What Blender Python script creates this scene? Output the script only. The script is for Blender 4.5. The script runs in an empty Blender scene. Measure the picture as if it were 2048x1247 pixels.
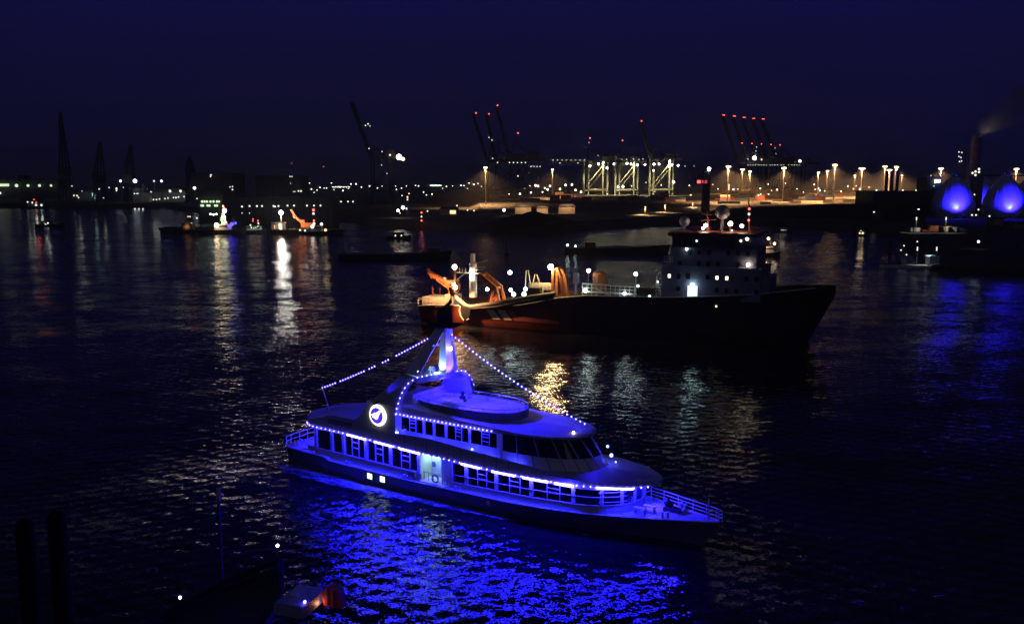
import bpy, bmesh, math, random
import numpy as np
from mathutils import Vector, Matrix
random.seed(7)
R = math.radians
scene = bpy.context.scene
COL = scene.collection

# ------------------------------------------------------------------ camera
F_PX, CAM_H, HORIZON = 1774.0, 30.0, 372.0
PITCH = math.atan((623.5 - HORIZON) / F_PX)
cam_data = bpy.data.cameras.new('camera')
cam_data.sensor_width = 36.0
cam_data.lens = 36.0 * F_PX / 2048.0
cam_data.clip_start = 0.5
cam_data.clip_end = 30000.0
cam = bpy.data.objects.new('camera', cam_data)
cam.location = (0, 0, CAM_H)
cam.rotation_euler = (math.pi / 2 - PITCH, 0, 0)
COL.objects.link(cam)
scene.camera = cam

# ------------------------------------------------------------------ sky: deep dusk
world = bpy.data.worlds.new('World')
scene.world = world
world.use_nodes = True
wn, wl = world.node_tree.nodes, world.node_tree.links
wn.clear()
w_out = wn.new('ShaderNodeOutputWorld')
w_bg = wn.new('ShaderNodeBackground')
w_sky = wn.new('ShaderNodeTexSky')
w_sky.sky_type = 'NISHITA'
w_sky.sun_disc = False
w_sky.sun_elevation = R(-3.0)
w_sky.sun_rotation = R(200)
w_sky.altitude = 0
w_sky.ozone_density = 6.0
w_co = wn.new('ShaderNodeTexCoord')
w_sep = wn.new('ShaderNodeSeparateXYZ')
w_ramp = wn.new('ShaderNodeValToRGB')
w_noise = wn.new('ShaderNodeTexNoise')
w_noise.inputs['Scale'].default_value = 2.2
w_noise.inputs['Detail'].default_value = 3.0
w_add = wn.new('ShaderNodeMath'); w_add.operation = 'MULTIPLY_ADD'
w_add.inputs[1].default_value = 0.05
els = w_ramp.color_ramp.elements
els[0].position = 0.0;  els[0].color = (0.0034, 0.0034, 0.0240, 1)
els[1].position = 1.0;  els[1].color = (0.0045, 0.0045, 0.0075, 1)
for p, c in ((0.08, (0.0042, 0.0038, 0.0290, 1)), (0.15, (0.0049, 0.0042, 0.0380, 1)), (0.21, (0.0050, 0.0052, 0.0620, 1)), (0.26, (0.0052, 0.0052, 0.0440, 1)), (0.34, (0.0050, 0.0050, 0.0180, 1)), (0.5, (0.0050, 0.0050, 0.0080, 1))):
    e = els.new(p); e.color = c
w_mix = wn.new('ShaderNodeMixRGB'); w_mix.blend_type = 'ADD'
w_mix.inputs['Fac'].default_value = 0.01
wl.new(w_co.outputs['Generated'], w_sep.inputs[0])
wl.new(w_co.outputs['Generated'], w_noise.inputs['Vector'])
wl.new(w_noise.outputs['Fac'], w_add.inputs[0])
w_off = wn.new('ShaderNodeMath'); w_off.operation = 'SUBTRACT'; w_off.inputs[1].default_value = 0.025
wl.new(w_sep.outputs['Z'], w_off.inputs[0])
wl.new(w_off.outputs[0], w_add.inputs[2])
wl.new(w_add.outputs[0], w_ramp.inputs['Fac'])
wl.new(w_ramp.outputs['Color'], w_mix.inputs[1])
wl.new(w_sky.outputs['Color'], w_mix.inputs[2])
wl.new(w_mix.outputs['Color'], w_bg.inputs['Color'])
w_bg.inputs['Strength'].default_value = 1.0
wl.new(w_bg.outputs[0], w_out.inputs['Surface'])

# faint town glow from behind the camera (one very weak, very soft sun)
sun_d = bpy.data.lights.new('sun', 'SUN')
sun_d.energy = 0.03
sun_d.angle = R(25)
sun_d.color = (0.9, 0.95, 1.0)
sun = bpy.data.objects.new('sun', sun_d)
sun.rotation_euler = (R(62), 0, R(-12))
COL.objects.link(sun)

scene.view_settings.view_transform = 'Standard'
scene.view_settings.look = 'None'
scene.view_settings.exposure = 0.0
scene.view_settings.gamma = 1.0
scene.view_settings.use_curve_mapping = False
scene.render.engine = 'CYCLES'
cy = scene.cycles
cy.use_denoising = True
cy.max_bounces = 6
cy.diffuse_bounces = 2
cy.glossy_bounces = 3
cy.transmission_bounces = 4
cy.transparent_max_bounces = 10
cy.volume_bounces = 0
cy.caustics_reflective = False
cy.caustics_refractive = False
cy.sample_clamp_indirect = 6.0
cy.use_light_tree = True

# ------------------------------------------------------------------ helpers
def ray(px, py):
    u = (px - 1024) / F_PX
    v = (623.5 - py) / F_PX
    c, s = math.cos(PITCH), math.sin(PITCH)
    return Vector((u, c + v * s, -s + v * c))

def ground(px, py, z=0.0):
    r = ray(px, py)
    return Vector((0, 0, CAM_H)) + r * ((z - CAM_H) / r.z)

def at(px, py, dist):
    r = ray(px, py)
    return Vector((0, 0, CAM_H)) + r * (dist / r.y)

def interp(x, pts):
    if x <= pts[0][0]: return pts[0][1]
    for (a, b), (c, d) in zip(pts, pts[1:]):
        if x <= c:
            return b + (d - b) * (x - a) / (c - a)
    return pts[-1][1]

MATS = {}
def mat(name, col, rough=0.55, metal=0.0, var=0.12, scale=1.5, bump=0.0, bscale=20.0, spec=0.5):
    if name in MATS: return MATS[name]
    m = bpy.data.materials.new(name); m.use_nodes = True
    n, l = m.node_tree.nodes, m.node_tree.links
    b = n['Principled BSDF']
    tc = n.new('ShaderNodeTexCoord')
    nz = n.new('ShaderNodeTexNoise'); nz.inputs['Scale'].default_value = scale; nz.inputs['Detail'].default_value = 5
    rp = n.new('ShaderNodeValToRGB')
    rp.color_ramp.elements[0].position = 0.3; rp.color_ramp.elements[1].position = 0.7
    rp.color_ramp.elements[0].color = tuple(c * (1 - var) for c in col) + (1,)
    rp.color_ramp.elements[1].color = tuple(min(1, c * (1 + var)) for c in col) + (1,)
    l.new(tc.outputs['Object'], nz.inputs['Vector'])
    l.new(nz.outputs['Fac'], rp.inputs['Fac'])
    l.new(rp.outputs['Color'], b.inputs['Base Color'])
    b.inputs['Roughness'].default_value = rough
    b.inputs['Metallic'].default_value = metal
    b.inputs['Specular IOR Level'].default_value = spec
    if bump:
        n2 = n.new('ShaderNodeTexNoise'); n2.inputs['Scale'].default_value = bscale
        bp = n.new('ShaderNodeBump'); bp.inputs['Strength'].default_value = bump
        l.new(tc.outputs['Object'], n2.inputs['Vector'])
        l.new(n2.outputs['Fac'], bp.inputs['Height'])
        l.new(bp.outputs['Normal'], b.inputs['Normal'])
    MATS[name] = m
    return m

def glow(name, col, strength, sampled=True):
    if name in MATS: return MATS[name]
    m = bpy.data.materials.new(name); m.use_nodes = True
    n, l = m.node_tree.nodes, m.node_tree.links
    n.clear()
    o = n.new('ShaderNodeOutputMaterial'); e = n.new('ShaderNodeEmission')
    e.inputs['Color'].default_value = tuple(col) + (1,)
    e.inputs['Strength'].default_value = strength
    l.new(e.outputs[0], o.inputs['Surface'])
    m.cycles.emission_sampling = 'FRONT' if sampled else 'NONE'
    MATS[name] = m
    return m

def glass_mat(name, tint=0.55, rough=0.02):
    if name in MATS: return MATS[name]
    m = bpy.data.materials.new(name); m.use_nodes = True
    n, l = m.node_tree.nodes, m.node_tree.links
    n.clear()
    o = n.new('ShaderNodeOutputMaterial'); mx = n.new('ShaderNodeMixShader')
    t = n.new('ShaderNodeBsdfTransparent'); t.inputs['Color'].default_value = (tint * .9, tint * .95, tint, 1)
    g = n.new('ShaderNodeBsdfGlossy'); g.inputs['Roughness'].default_value = rough
    f = n.new('ShaderNodeFresnel'); f.inputs['IOR'].default_value = 1.5
    l.new(f.outputs[0], mx.inputs[0]); l.new(t.outputs[0], mx.inputs[1]); l.new(g.outputs[0], mx.inputs[2])
    l.new(mx.outputs[0], o.inputs['Surface'])
    MATS[name] = m
    return m

class MB:
    """collects geometry for one mesh"""
    def __init__(s): s.v, s.f = [], []
    def add(s, vs, fs):
        k = len(s.v)
        s.v += [tuple(p) for p in vs]
        s.f += [tuple(i + k for i in q) for q in fs]
        return s
    def box(s, c, d, rz=0.0):
        cx, cy_, cz = c; x, y, z = d[0] / 2, d[1] / 2, d[2] / 2
        cr, sr = math.cos(rz), math.sin(rz)
        vs = []
        for dz in (-z, z):
            for dx, dy in ((-x, -y), (x, -y), (x, y), (-x, y)):
                vs.append((cx + dx * cr - dy * sr, cy_ + dx * sr + dy * cr, cz + dz))
        return s.add(vs, [(3, 2, 1, 0), (4, 5, 6, 7), (0, 1, 5, 4), (1, 2, 6, 5), (2, 3, 7, 6), (3, 0, 4, 7)])
    def bar(s, p, q, w, h=None):
        """rectangular bar from p to q"""
        p, q = Vector(p), Vector(q); h = h or w
        d = (q - p)
        if d.length < 1e-6: return s
        d.normalize()
        up = Vector((0, 0, 1)) if abs(d.z) < 0.9 else Vector((1, 0, 0))
        a = d.cross(up).normalized() * (w / 2); b = a.cross(d).normalized() * (h / 2)
        vs = [p - a - b, p + a - b, p + a + b, p - a + b, q - a - b, q + a - b, q + a + b, q - a + b]
        return s.add(vs, [(0, 1, 2, 3), (7, 6, 5, 4), (0, 4, 5, 1), (1, 5, 6, 2), (2, 6, 7, 3), (3, 7, 4, 0)])
    def tube(s, pts, r, n=8, cap=True, r2=None):
        pts = [Vector(p) for p in pts]
        k0 = len(s.v); N = len(pts)
        for i, p in enumerate(pts):
            d = (pts[min(i + 1, N - 1)] - pts[max(i - 1, 0)]).normalized()
            up = Vector((0, 0, 1)) if abs(d.z) < 0.95 else Vector((1, 0, 0))
            a = d.cross(up).normalized(); b = a.cross(d)
            rr = r if r2 is None else r + (r2 - r) * i / max(1, N - 1)
            for k in range(n):
                t = 2 * math.pi * k / n
                s.v.append(tuple(p + (a * math.cos(t) + b * math.sin(t)) * rr))
        for i in range(N - 1):
            for k in range(n):
                s.f.append((k0 + i * n + k, k0 + i * n + (k + 1) % n, k0 + (i + 1) * n + (k + 1) % n, k0 + (i + 1) * n + k))
        if cap:
            s.f.append(tuple(k0 + k for k in range(n))[::-1])
            s.f.append(tuple(k0 + (N - 1) * n + k for k in range(n)))
        return s
    def lathe(s, prof, c=(0, 0, 0), n=16):
        k0 = len(s.v)
        for r, z in prof:
            for k in range(n):
                t = 2 * math.pi * k / n
                s.v.append((c[0] + r * math.cos(t), c[1] + r * math.sin(t), c[2] + z))
        for i in range(len(prof) - 1):
            for k in range(n):
                s.f.append((k0 + i * n + k, k0 + i * n + (k + 1) % n, k0 + (i + 1) * n + (k + 1) % n, k0 + (i + 1) * n + k))
        s.f.append(tuple(k0 + k for k in range(n))[::-1])
        s.f.append(tuple(k0 + (len(prof) - 1) * n + k for k in range(n)))
        return s
    def ball(s, c, r, n=8, m=5, sz=1.0):
        prof = [(max(0.02 * r, r * math.sin(math.pi * i / m)), -r * sz * math.cos(math.pi * i / m)) for i in range(m + 1)]
        return s.lathe(prof, c, n)
    def prism(s, poly, axis, t0, t1):
        """poly is a list of 2D points; axis 'y' gives (x, z) outlines, 'z' gives (x, y), 'x' gives (y, z)"""
        def P(a, b, t):
            return {'y': (a, t, b), 'z': (a, b, t), 'x': (t, a, b)}[axis]
        n = len(poly)
        vs = [P(a, b, t0) for a, b in poly] + [P(a, b, t1) for a, b in poly]
        fs = [tuple(range(n))[::-1], tuple(range(n, 2 * n))]
        fs += [(i, (i + 1) % n, (i + 1) % n + n, i + n) for i in range(n)]
        return s.add(vs, fs)
    def grid(s, rows, closed=False):
        """rows of equally many points joined by quads"""
        k0 = len(s.v); n = len(rows[0])
        for r_ in rows: s.v += [tuple(p) for p in r_]
        for i in range(len(rows) - 1):
            for k in range(n if closed else n - 1):
                s.f.append((k0 + i * n + k, k0 + i * n + (k + 1) % n, k0 + (i + 1) * n + (k + 1) % n, k0 + (i + 1) * n + k))
        return s
    def mesh(s, name, mats, smooth=False):
        me = bpy.data.meshes.new(name)
        me.from_pydata(s.v, [], s.f)
        for m in (mats if isinstance(mats, (list, tuple)) else [mats]): me.materials.append(m)
        bm = bmesh.new(); bm.from_mesh(me)
        bmesh.ops.recalc_face_normals(bm, faces=bm.faces)
        bm.to_mesh(me); bm.free()
        if smooth:
            me.shade_smooth()
            try: me.set_sharp_from_angle(angle=R(40))
            except Exception: pass
        return me
    def build(s, name, mats, parent=None, loc=None, rz=0.0, smooth=False):
        return place(s.mesh(name, mats, smooth), name, parent, loc, rz)

def place(me, name, parent=None, loc=None, rz=0.0):
    o = bpy.data.objects.new(name, me); COL.objects.link(o)
    if parent is not None: o.parent = parent
    if loc is not None: o.location = loc
    if rz: o.rotation_euler = (0, 0, rz)
    return o

def tag(o, label, cat, group=None):
    o['label'] = label; o['category'] = cat
    if group: o['group'] = group
    return o

def thing(name, label, cat, loc=(0, 0, 0), rz=0.0, group=None):
    o = bpy.data.objects.new(name, None); COL.objects.link(o)
    o.location = loc; o.rotation_euler = (0, 0, rz)
    o.empty_display_size = 0.5
    return tag(o, label, cat, group)

def struct(o, kind='structure'):
    o['kind'] = kind
    return o

def copy_tree(o, parent=None):
    c = o.copy(); COL.objects.link(c)
    c.parent = parent
    for ch in list(o.children): copy_tree(ch, c)
    return c

def lamp_light(name, kind, parent, loc, energy, color, target=None, size=0.1, angle=90, blend=0.6):
    d = bpy.data.lights.new(name, kind)
    d.energy = energy; d.color = color
    if kind == 'SPOT':
        d.spot_size = R(angle); d.spot_blend = blend
    d.shadow_soft_size = size
    o = bpy.data.objects.new(name, d); COL.objects.link(o)
    if parent is not None: o.parent = parent
    o.location = loc
    if target is not None:
        v = Vector(target) - Vector(loc)
        o.rotation_euler = v.to_track_quat('-Z', 'Y').to_euler()
    return o

# ------------------------------------------------------------------ palette
M_WHITE = mat('white_paint', (0.72, 0.72, 0.72), 0.38, var=0.06, scale=0.8)
M_GREYP = mat('grey_paint', (0.42, 0.44, 0.45), 0.4, var=0.1, scale=0.7)
M_DECK = mat('deck_paint', (0.55, 0.56, 0.6), 0.6, var=0.12, scale=1.2, bump=0.15)
M_HULLD = mat('dark_hull_paint', (0.13, 0.135, 0.16), 0.35, var=0.2, scale=0.5)
M_BLACK = mat('black_steel', (0.02, 0.02, 0.022), 0.5, var=0.2)
M_STEEL = mat('grey_steel', (0.3, 0.3, 0.31), 0.45, 0.6, var=0.15)
M_RUBBER = mat('rubber', (0.02, 0.02, 0.02), 0.95, spec=.1)
M_GLASS = glass_mat('window_glass', 0.5)
M_GLASSD = glass_mat('tinted_glass', 0.25)
M_INT = mat('dark_interior', (0.06, 0.045, 0.035), 0.7)
M_WOOD = mat('brown_wood', (0.16, 0.09, 0.05), 0.6)
BLUE = (0.020, 0.010, 1.0)
G_BULB = glow('blue_bulb', (0.09, 0.07, 1.0), 26.0, sampled=False)
G_STRIP = glow('blue_tube', (0.0090, 0.0072, 1.0), 430.0)
G_WHITE = glow('white_lamp', (0.85, 0.95, 1.0), 15.0)
G_WHITED = glow('white_dot', (0.9, 0.97, 0.92), 1.6, sampled=False)
# ------------------------------------------------------------------ river
def water_material():
    m = bpy.data.materials.new('river_water'); m.use_nodes = True
    n, l = m.node_tree.nodes, m.node_tree.links
    b = n['Principled BSDF']
    b.inputs['Base Color'].default_value = (0.010, 0.011, 0.012, 1)
    b.inputs['Roughness'].default_value = 0.03
    b.inputs['IOR'].default_value = 1.25
    geo = n.new('ShaderNodeNewGeometry')
    total = None
    # (scale per metre, stretch along the crests, heading of the crests, slope, detail)
    for sc, st, ang, amp, det in ((0.045, 0.55, 12, 0.30, 2.0), (0.22, 0.6, -14, 0.34, 3.0), (1.1, 0.62, 8, 0.28, 2.0), (3.2, 0.7, -20, 0.50, 3.0), (7.5, 0.75, 15, 0.45, 2.0)):
        mp = n.new('ShaderNodeMapping')
        mp.inputs['Rotation'].default_value = (0, 0, R(ang))
        mp.inputs['Scale'].default_value = (sc * st, sc, sc)
        nz = n.new('ShaderNodeTexNoise'); nz.inputs['Scale'].default_value = 1.0
        nz.inputs['Detail'].default_value = det; nz.inputs['Roughness'].default_value = 0.55
        sub = n.new('ShaderNodeVectorMath'); sub.operation = 'SUBTRACT'; sub.inputs[1].default_value = (0.5, 0.5, 0.5)
        mul = n.new('ShaderNodeVectorMath'); mul.operation = 'MULTIPLY'; mul.inputs[1].default_value = (amp * 0.95, amp * 0.54, 0)
        l.new(geo.outputs['Position'], mp.inputs['Vector'])
        l.new(mp.outputs[0], nz.inputs['Vector'])
        l.new(nz.outputs['Color'], sub.inputs[0])
        l.new(sub.outputs[0], mul.inputs[0])
        if total is None: total = mul.outputs[0]
        else:
            ad = n.new('ShaderNodeVectorMath'); ad.operation = 'ADD'
            l.new(total, ad.inputs[0]); l.new(mul.outputs[0], ad.inputs[1]); total = ad.outputs[0]
    # long wake trains that cross the river in a shallow V
    for ang, wav, amp in ((27, 0.16, 0.03), (-24, 0.19, 0.03)):
        mp = n.new('ShaderNodeMapping'); mp.inputs['Rotation'].default_value = (0, 0, R(ang))
        wv = n.new('ShaderNodeTexWave'); wv.wave_type = 'BANDS'; wv.bands_direction = 'Y'
        wv.inputs['Scale'].default_value = wav; wv.inputs['Distortion'].default_value = 6.0
        wv.inputs['Detail'].default_value = 2.0; wv.inputs['Detail Scale'].default_value = 0.4
        l.new(geo.outputs['Position'], mp.inputs['Vector']); l.new(mp.outputs[0], wv.inputs['Vector'])
        s1 = n.new('ShaderNodeMath'); s1.operation = 'SUBTRACT'; s1.inputs[1].default_value = 0.5
        l.new(wv.outputs['Fac'], s1.inputs[0])
        cb = n.new('ShaderNodeCombineXYZ')
        for i, k in ((0, math.sin(R(ang)) * amp * 2), (1, math.cos(R(ang)) * amp * 2)):
            q = n.new('ShaderNodeMath'); q.operation = 'MULTIPLY'; q.inputs[1].default_value = k
            l.new(s1.outputs[0], q.inputs[0]); l.new(q.outputs[0], cb.inputs[i])
        ad = n.new('ShaderNodeVectorMath'); ad.operation = 'ADD'
        l.new(total, ad.inputs[0]); l.new(cb.outputs[0], ad.inputs[1]); total = ad.outputs[0]
    # the water is rougher where the ship has just churned it
    k = None
    for pt, r0_, r1_, g in (((-4, 68, 0), 16, 42, 1.4), ((-20, 78, 0), 14, 40, 1.2), ((-33, 140, 0), 15, 50, .2)):
        ds = n.new('ShaderNodeVectorMath'); ds.operation = 'DISTANCE'; ds.inputs[1].default_value = pt
        l.new(geo.outputs['Position'], ds.inputs[0])
        mr = n.new('ShaderNodeMapRange'); mr.interpolation_type = 'SMOOTHSTEP'
        for i_, v_ in zip((1, 2, 3, 4), (r0_, r1_, g, 0)): mr.inputs[i_].default_value = v_
        l.new(ds.outputs['Value'], mr.inputs[0])
        if k is None: k = mr.outputs[0]
        else:
            mx = n.new('ShaderNodeMath'); mx.operation = 'MAXIMUM'; l.new(k, mx.inputs[0]); l.new(mr.outputs[0], mx.inputs[1]); k = mx.outputs[0]
    pl_ = n.new('ShaderNodeMath'); pl_.operation = 'ADD'; pl_.inputs[1].default_value = 1.0; l.new(k, pl_.inputs[0])
    sc_ = n.new('ShaderNodeVectorMath'); sc_.operation = 'SCALE'; l.new(total, sc_.inputs[0]); l.new(pl_.outputs[0], sc_.inputs['Scale']); total = sc_.outputs[0]
    ad = n.new('ShaderNodeVectorMath'); ad.operation = 'ADD'; ad.inputs[1].default_value = (0, 0, 1)
    l.new(total, ad.inputs[0])
    nm = n.new('ShaderNodeVectorMath'); nm.operation = 'NORMALIZE'
    l.new(ad.outputs[0], nm.inputs[0])
    l.new(nm.outputs[0], b.inputs['Normal'])
    return m
M_WATER = water_material()
me = bpy.data.meshes.new('river')
me.from_pydata([(-9000, -300, 0), (9000, -300, 0), (9000, 14000, 0), (-9000, 14000, 0)], [], [(0, 1, 2, 3)])
me.materials.append(M_WATER)
struct(place(me, 'river'))
# ------------------------------------------------------------------ land beyond the river
M_LAND = mat('dark_earth', (0.09, 0.08, 0.065), 0.9, var=0.35, scale=0.03, bump=0.3, bscale=0.4)
M_YARD = mat('yard_asphalt', (0.075, 0.07, 0.066), 0.75, var=0.5, scale=0.05)
SHORE = [(-900, 413), (0, 416), (180, 418), (330, 416), (420, 428), (650, 433), (740, 452), (830, 458), (960, 462),
         (1090, 463), (1230, 455), (1300, 449), (1420, 450), (1560, 451), (1700, 457), (1790, 466), (1850, 476), (2100, 490), (2500, 505), (3100, 520)]
def shore_pts(z, back):
    out = []
    for x, y in SHORE:
        p = ground(x, y, 0.0); out.append(Vector((p.x * (1 + back / p.y), p.y + back, z)))
    return out
LAND_Z = 5.5
r0, r1 = shore_pts(-1.0, 0), shore_pts(LAND_Z, 16)
r2 = [Vector((p.x * 1.05, p.y + 40, LAND_Z)) for p in r1]
r3 = [Vector((p.x * 13000 / p.y * 0.9, 13000, LAND_Z)) for p in r1]
mb = MB(); mb.grid([r0, r1, r2, r3])
struct(mb.build('far_shore_ground', M_LAND))
# low hills that close the horizon
hb = MB(); rows = []
hx = [(-2600 + i * 130) for i in range(60)]
rng = random.Random(3)
tops = [30 + 12 * math.sin(i * 0.5) + rng.uniform(-6, 8) for i in range(60)]
base = [Vector((x * 4.2 + 1000, 7600, LAND_Z)) for x in hx]
rows = [base, [Vector((p.x, 7700, t)) for p, t in zip(base, tops)], [Vector((p.x, 8600, t * 0.6 + 4)) for p, t in zip(base, tops)]]
hb.grid(rows)
struct(hb.build('low_hills', M_LAND))
# ------------------------------------------------------------------ the blue lit passenger ship
YL = 48.0
YO = (-22.919, 96.853, 0.0); YA = R(-33.3)
ship = thing('passenger_ship', 'white two deck passenger ship glowing blue with light strips along its decks', 'ship', YO, YA)

BEAM = [(0, 3.3), (1, 3.6), (3, 3.85), (8, 4.05), (16, 4.15), (30, 4.15), (34, 4.0), (37, 3.62), (40, 2.95), (43, 2.0), (45.5, 1.1), (47.3, 0.45), (48, 0.06)]
SHEER = [(0, 1.95), (6.2, 1.98), (6.75, 1.9), (7.2, 1.68), (20, 1.62), (29, 1.72), (34, 1.92), (40, 2.2), (48, 2.45)]
WATERL = [(0, 3.0), (3, 3.4), (10, 3.75), (26, 3.75), (32, 3.2), (37, 2.1), (41, 1.0), (44.5, 0.15), (48, 0.03)]
def beam(x): return interp(x, BEAM)
def sheer(x): return interp(x, SHEER)
XS = sorted(set([i * 1.0 for i in range(49)] + [6.2, 6.5, 6.75, 7.0, 7.25, 45.5, 46.5, 47.3, 47.7]))
# hull
rows = []
for x in XS:
    b, wlh, sh = beam(x), interp(x, WATERL), sheer(x)
    stem = max(0.0, (x - 44.5) / 3.5)
    zb = -1.2 + 1.6 * stem ** 1.3 + 1.9 * stem ** 3
    sec = []
    for y, z in ((0.02, zb), (wlh * 0.75, max(zb, -0.7 + stem)), (wlh, max(zb, 0.0 + 0.9 * stem)), (wlh + (b - wlh) * 0.62, sh * 0.5 + 0.3 * stem), (b, sh)):
        sec.append((y, min(z, sh)))
    rows.append([(x, -y, z) for y, z in sec[::-1]] + [(x, y, z) for y, z in sec])
hull = MB(); hull.grid(rows)
hull.f.append(tuple(range(len(rows[0]))))
hull.build('hull', M_HULLD, ship, smooth=True)
# deck
dk = MB(); dk.grid([[(x, -beam(x) + 0.03, sheer(x) - 0.02), (x, 0, sheer(x) + 0.03), (x, beam(x) - 0.03, sheer(x) - 0.02)] for x in XS])
dk.build('main_deck', M_DECK, ship)
rr = MB()
for s in (-1, 1):
    rr.tube([(x, s * (beam(x) + 0.03), sheer(x) - 0.02) for x in XS], 0.07, 6)
rr.build('rub_rail', M_WHITE, ship, smooth=True)
# portholes with light
for x0 in (12.65, 14.35):
    x1 = x0 + 0.62
    fr = MB(); yy = -beam(x0) + 0.10
    fr.prism([(x0 - .12, .62), (x1 + .12, .6), (x1 + .12, 1.46), (x0 - .12, 1.48)], 'y', yy - 0.12, yy + 0.15)
    f_ = fr.build('porthole_frame', M_BLACK, ship)
    pn = MB(); pn.prism([(x0, .78), (x1, .76), (x1, 1.33), (x0, 1.35)], 'y', yy - 0.135, yy - 0.122)
    pn.build('lit_pane', glow('porthole_light', (0.75, 1.0, 0.85), 2.2), f_)
fl = MB(); fl.box((0.9, -3.52, 1.35), (0.7, .2, .5)); fl.build('fairlead_opening', M_BLACK, ship)
fl = MB(); fl.ball((27.42, -4.0, 1.15), 0.26, 10, 6); fl.build('round_fender', M_WHITE, ship, smooth=True)

# ---- main deck saloon
ZLED = [(2.2, 5.1), (5, 5.06), (10.2, 5.0), (19.2, 4.6), (28.7, 4.35), (35.4, 4.5), (39, 4.66), (42, 4.75)]
def zled(x): return interp(x, ZLED)
WB = [(4.8, 2.6), (9.1, 2.55), (17.9, 2.4), (23, 2.25), (31.6, 2.45), (39.2, 2.95), (42, 3.0)]
def hw(x):           # half width of the saloon
    if x < 36.5: return 3.66
    t = min(1.0, (x - 36.5) / 4.4)
    return 3.66 * math.sqrt(max(0, 1 - t * t))
SX = [4.8 + i * 0.8 for i in range(40)]; SX = [x for x in SX if x < 36.4] + [36.5 + 4.4 * math.sin(R(a)) for a in range(0, 91, 9)]
E0, E1 = 19.2, 22.75            # side entrance
def wall_strip(zlo, zhi, side, thick=0.08, skip=True, rng=(0, 99)):
    mb = MB(); xs = [x for x in sorted(SX + [E0, E1]) if rng[0] <= x <= rng[1]]
    for a, b in zip(xs, xs[1:]):
        if skip and side < 0 and a >= E0 - 1e-6 and b <= E1 + 1e-6: continue
        for o in (0, thick):
            ya, yb = side * max(0.0, hw(a) - o), side * max(0.0, hw(b) - o)
            mb.add([(a, ya, zlo(a)), (b, yb, zlo(b)), (b, yb, zhi(b)), (a, ya, zhi(a))], [(0, 1, 2, 3)])
        for zz in (zlo, zhi):
            mb.add([(a, side * hw(a), zz(a)), (b, side * hw(b), zz(b)), (b, side * max(0, hw(b) - thick), zz(b)), (a, side * max(0, hw(a) - thick), zz(a))], [(0, 1, 2, 3)])
    return mb
for s in (-1, 1):
    for rg_ in (((0, E0), (E1, 99)) if s < 0 else ((0, 99),)):
        wall_strip(sheer, lambda x: interp(x, WB), s, rng=rg_).build('lower_wall', M_WHITE, ship)
        wall_strip(lambda x: zled(x) - 0.38, lambda x: zled(x) + 0.02, s, rng=rg_).build('upper_wall', M_WHITE, ship)
    sl = MB(); xs = [x for x in SX if not (s < 0 and E0 < x < E1)]
    if s < 0:
        sl.tube([(x, s * (hw(x) + .03), interp(x, WB)) for x in SX if x < E0], 0.045, 6)
        sl.tube([(x, s * (hw(x) + .03), interp(x, WB)) for x in SX if x > E1], 0.045, 6)
    else: sl.tube([(x, s * (hw(x) + .03), interp(x, WB)) for x in SX], 0.045, 6)
    sl.build('window_ledge', M_WHITE, ship, smooth=True)
aft = MB(); aft.box((4.84, 0, 3.5), (.08, 7.2, 3.1)); aft.build('aft_bulkhead', M_WHITE, ship)
fl = MB(); fl.grid([[(x, -hw(x) + .1, sheer(x) + .06), (x, hw(x) - .1, sheer(x) + .06)] for x in SX if hw(x) > .2]); fl.build('saloon_floor', M_INT, ship)
ci = MB(); ci.grid([[(x, -hw(x) + .1, zled(x) - .1), (x, hw(x) - .1, zled(x) - .1)] for x in SX if hw(x) > .2]); ci.build('saloon_ceiling', M_INT, ship)
POSTS = [5.0, 7.3, 9.0, 12.1, 15.4, 19.0, 22.9, 24.7, 28.1, 31.9, 36.2, 38.7, 40.1, 40.75]
for s in (-1, 1):
    for x in POSTS:
        pb = MB(); y = s * hw(x); tn = 0.34 if x < 38 else 0.26
        pb.box((x, y, (interp(x, WB) + zled(x) - .36) / 2), (tn, .16, zled(x) - .36 - interp(x, WB) + .1))
        pb.build('window_post', M_WHITE, ship)
    for i, (a, b) in enumerate(zip(POSTS, POSTS[1:])):
        if s < 0 and a >= 18.9 and b <= 23: continue
        n = 1 if b < 36.5 else 4
        gl = MB()
        for k in range(n):
            u, v = a + (b - a) * k / n, a + (b - a) * (k + 1) / n
            gl.add([(u, s * (hw(u) - .05), interp(u, WB)), (v, s * (hw(v) - .05), interp(v, WB)), (v, s * (hw(v) - .05), zled(v) - .37), (u, s * (hw(u) - .05), zled(u) - .37)], [(0, 1, 2, 3)])
        w = gl.build('window', M_GLASS, ship)
        if b - a > 2.5 and b < 37:
            mu = MB()
            for f in (0.38, 0.68):
                x = a + (b - a) * f
                mu.bar((x, s * (hw(x) - .02), interp(x, WB)), (x, s * (hw(x) - .02), zled(x) - .37), 0.06)
            xa, xb = a + (b - a) * .38, a + (b - a) * .68
            for f in (0.45, 0.72):
                za = interp(xa, WB) + (zled(xa) - .37 - interp(xa, WB)) * f
                zb_ = interp(xb, WB) + (zled(xb) - .37 - interp(xb, WB)) * f
                mu.bar((xa, s * 3.64, za), (xb, s * 3.64, zb_), 0.06)
            mu.build('mullion', M_WHITE, w)
yb = MB(); yb.tube([(40.9, y, 2.95) for y in (-.7, .7)], .05); 
for s in (-1, 1):
    hr = MB()
    for dz in (0.75, ):
        hr.tube([(x, s * (hw(x) + .12), interp(x, WB) + dz) for x in SX if x > 23.2 and hw(x) > 1.2], 0.03, 6)
    for dz in (0.3, 1.15):
        hr.tube([(x, s * (hw(x) + .12), interp(x, WB) + dz) for x in SX if x > 38.4 and hw(x) > 1.2], 0.025, 6)
    hr.build('handrail', M_WHITE, ship, smooth=True)
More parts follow.
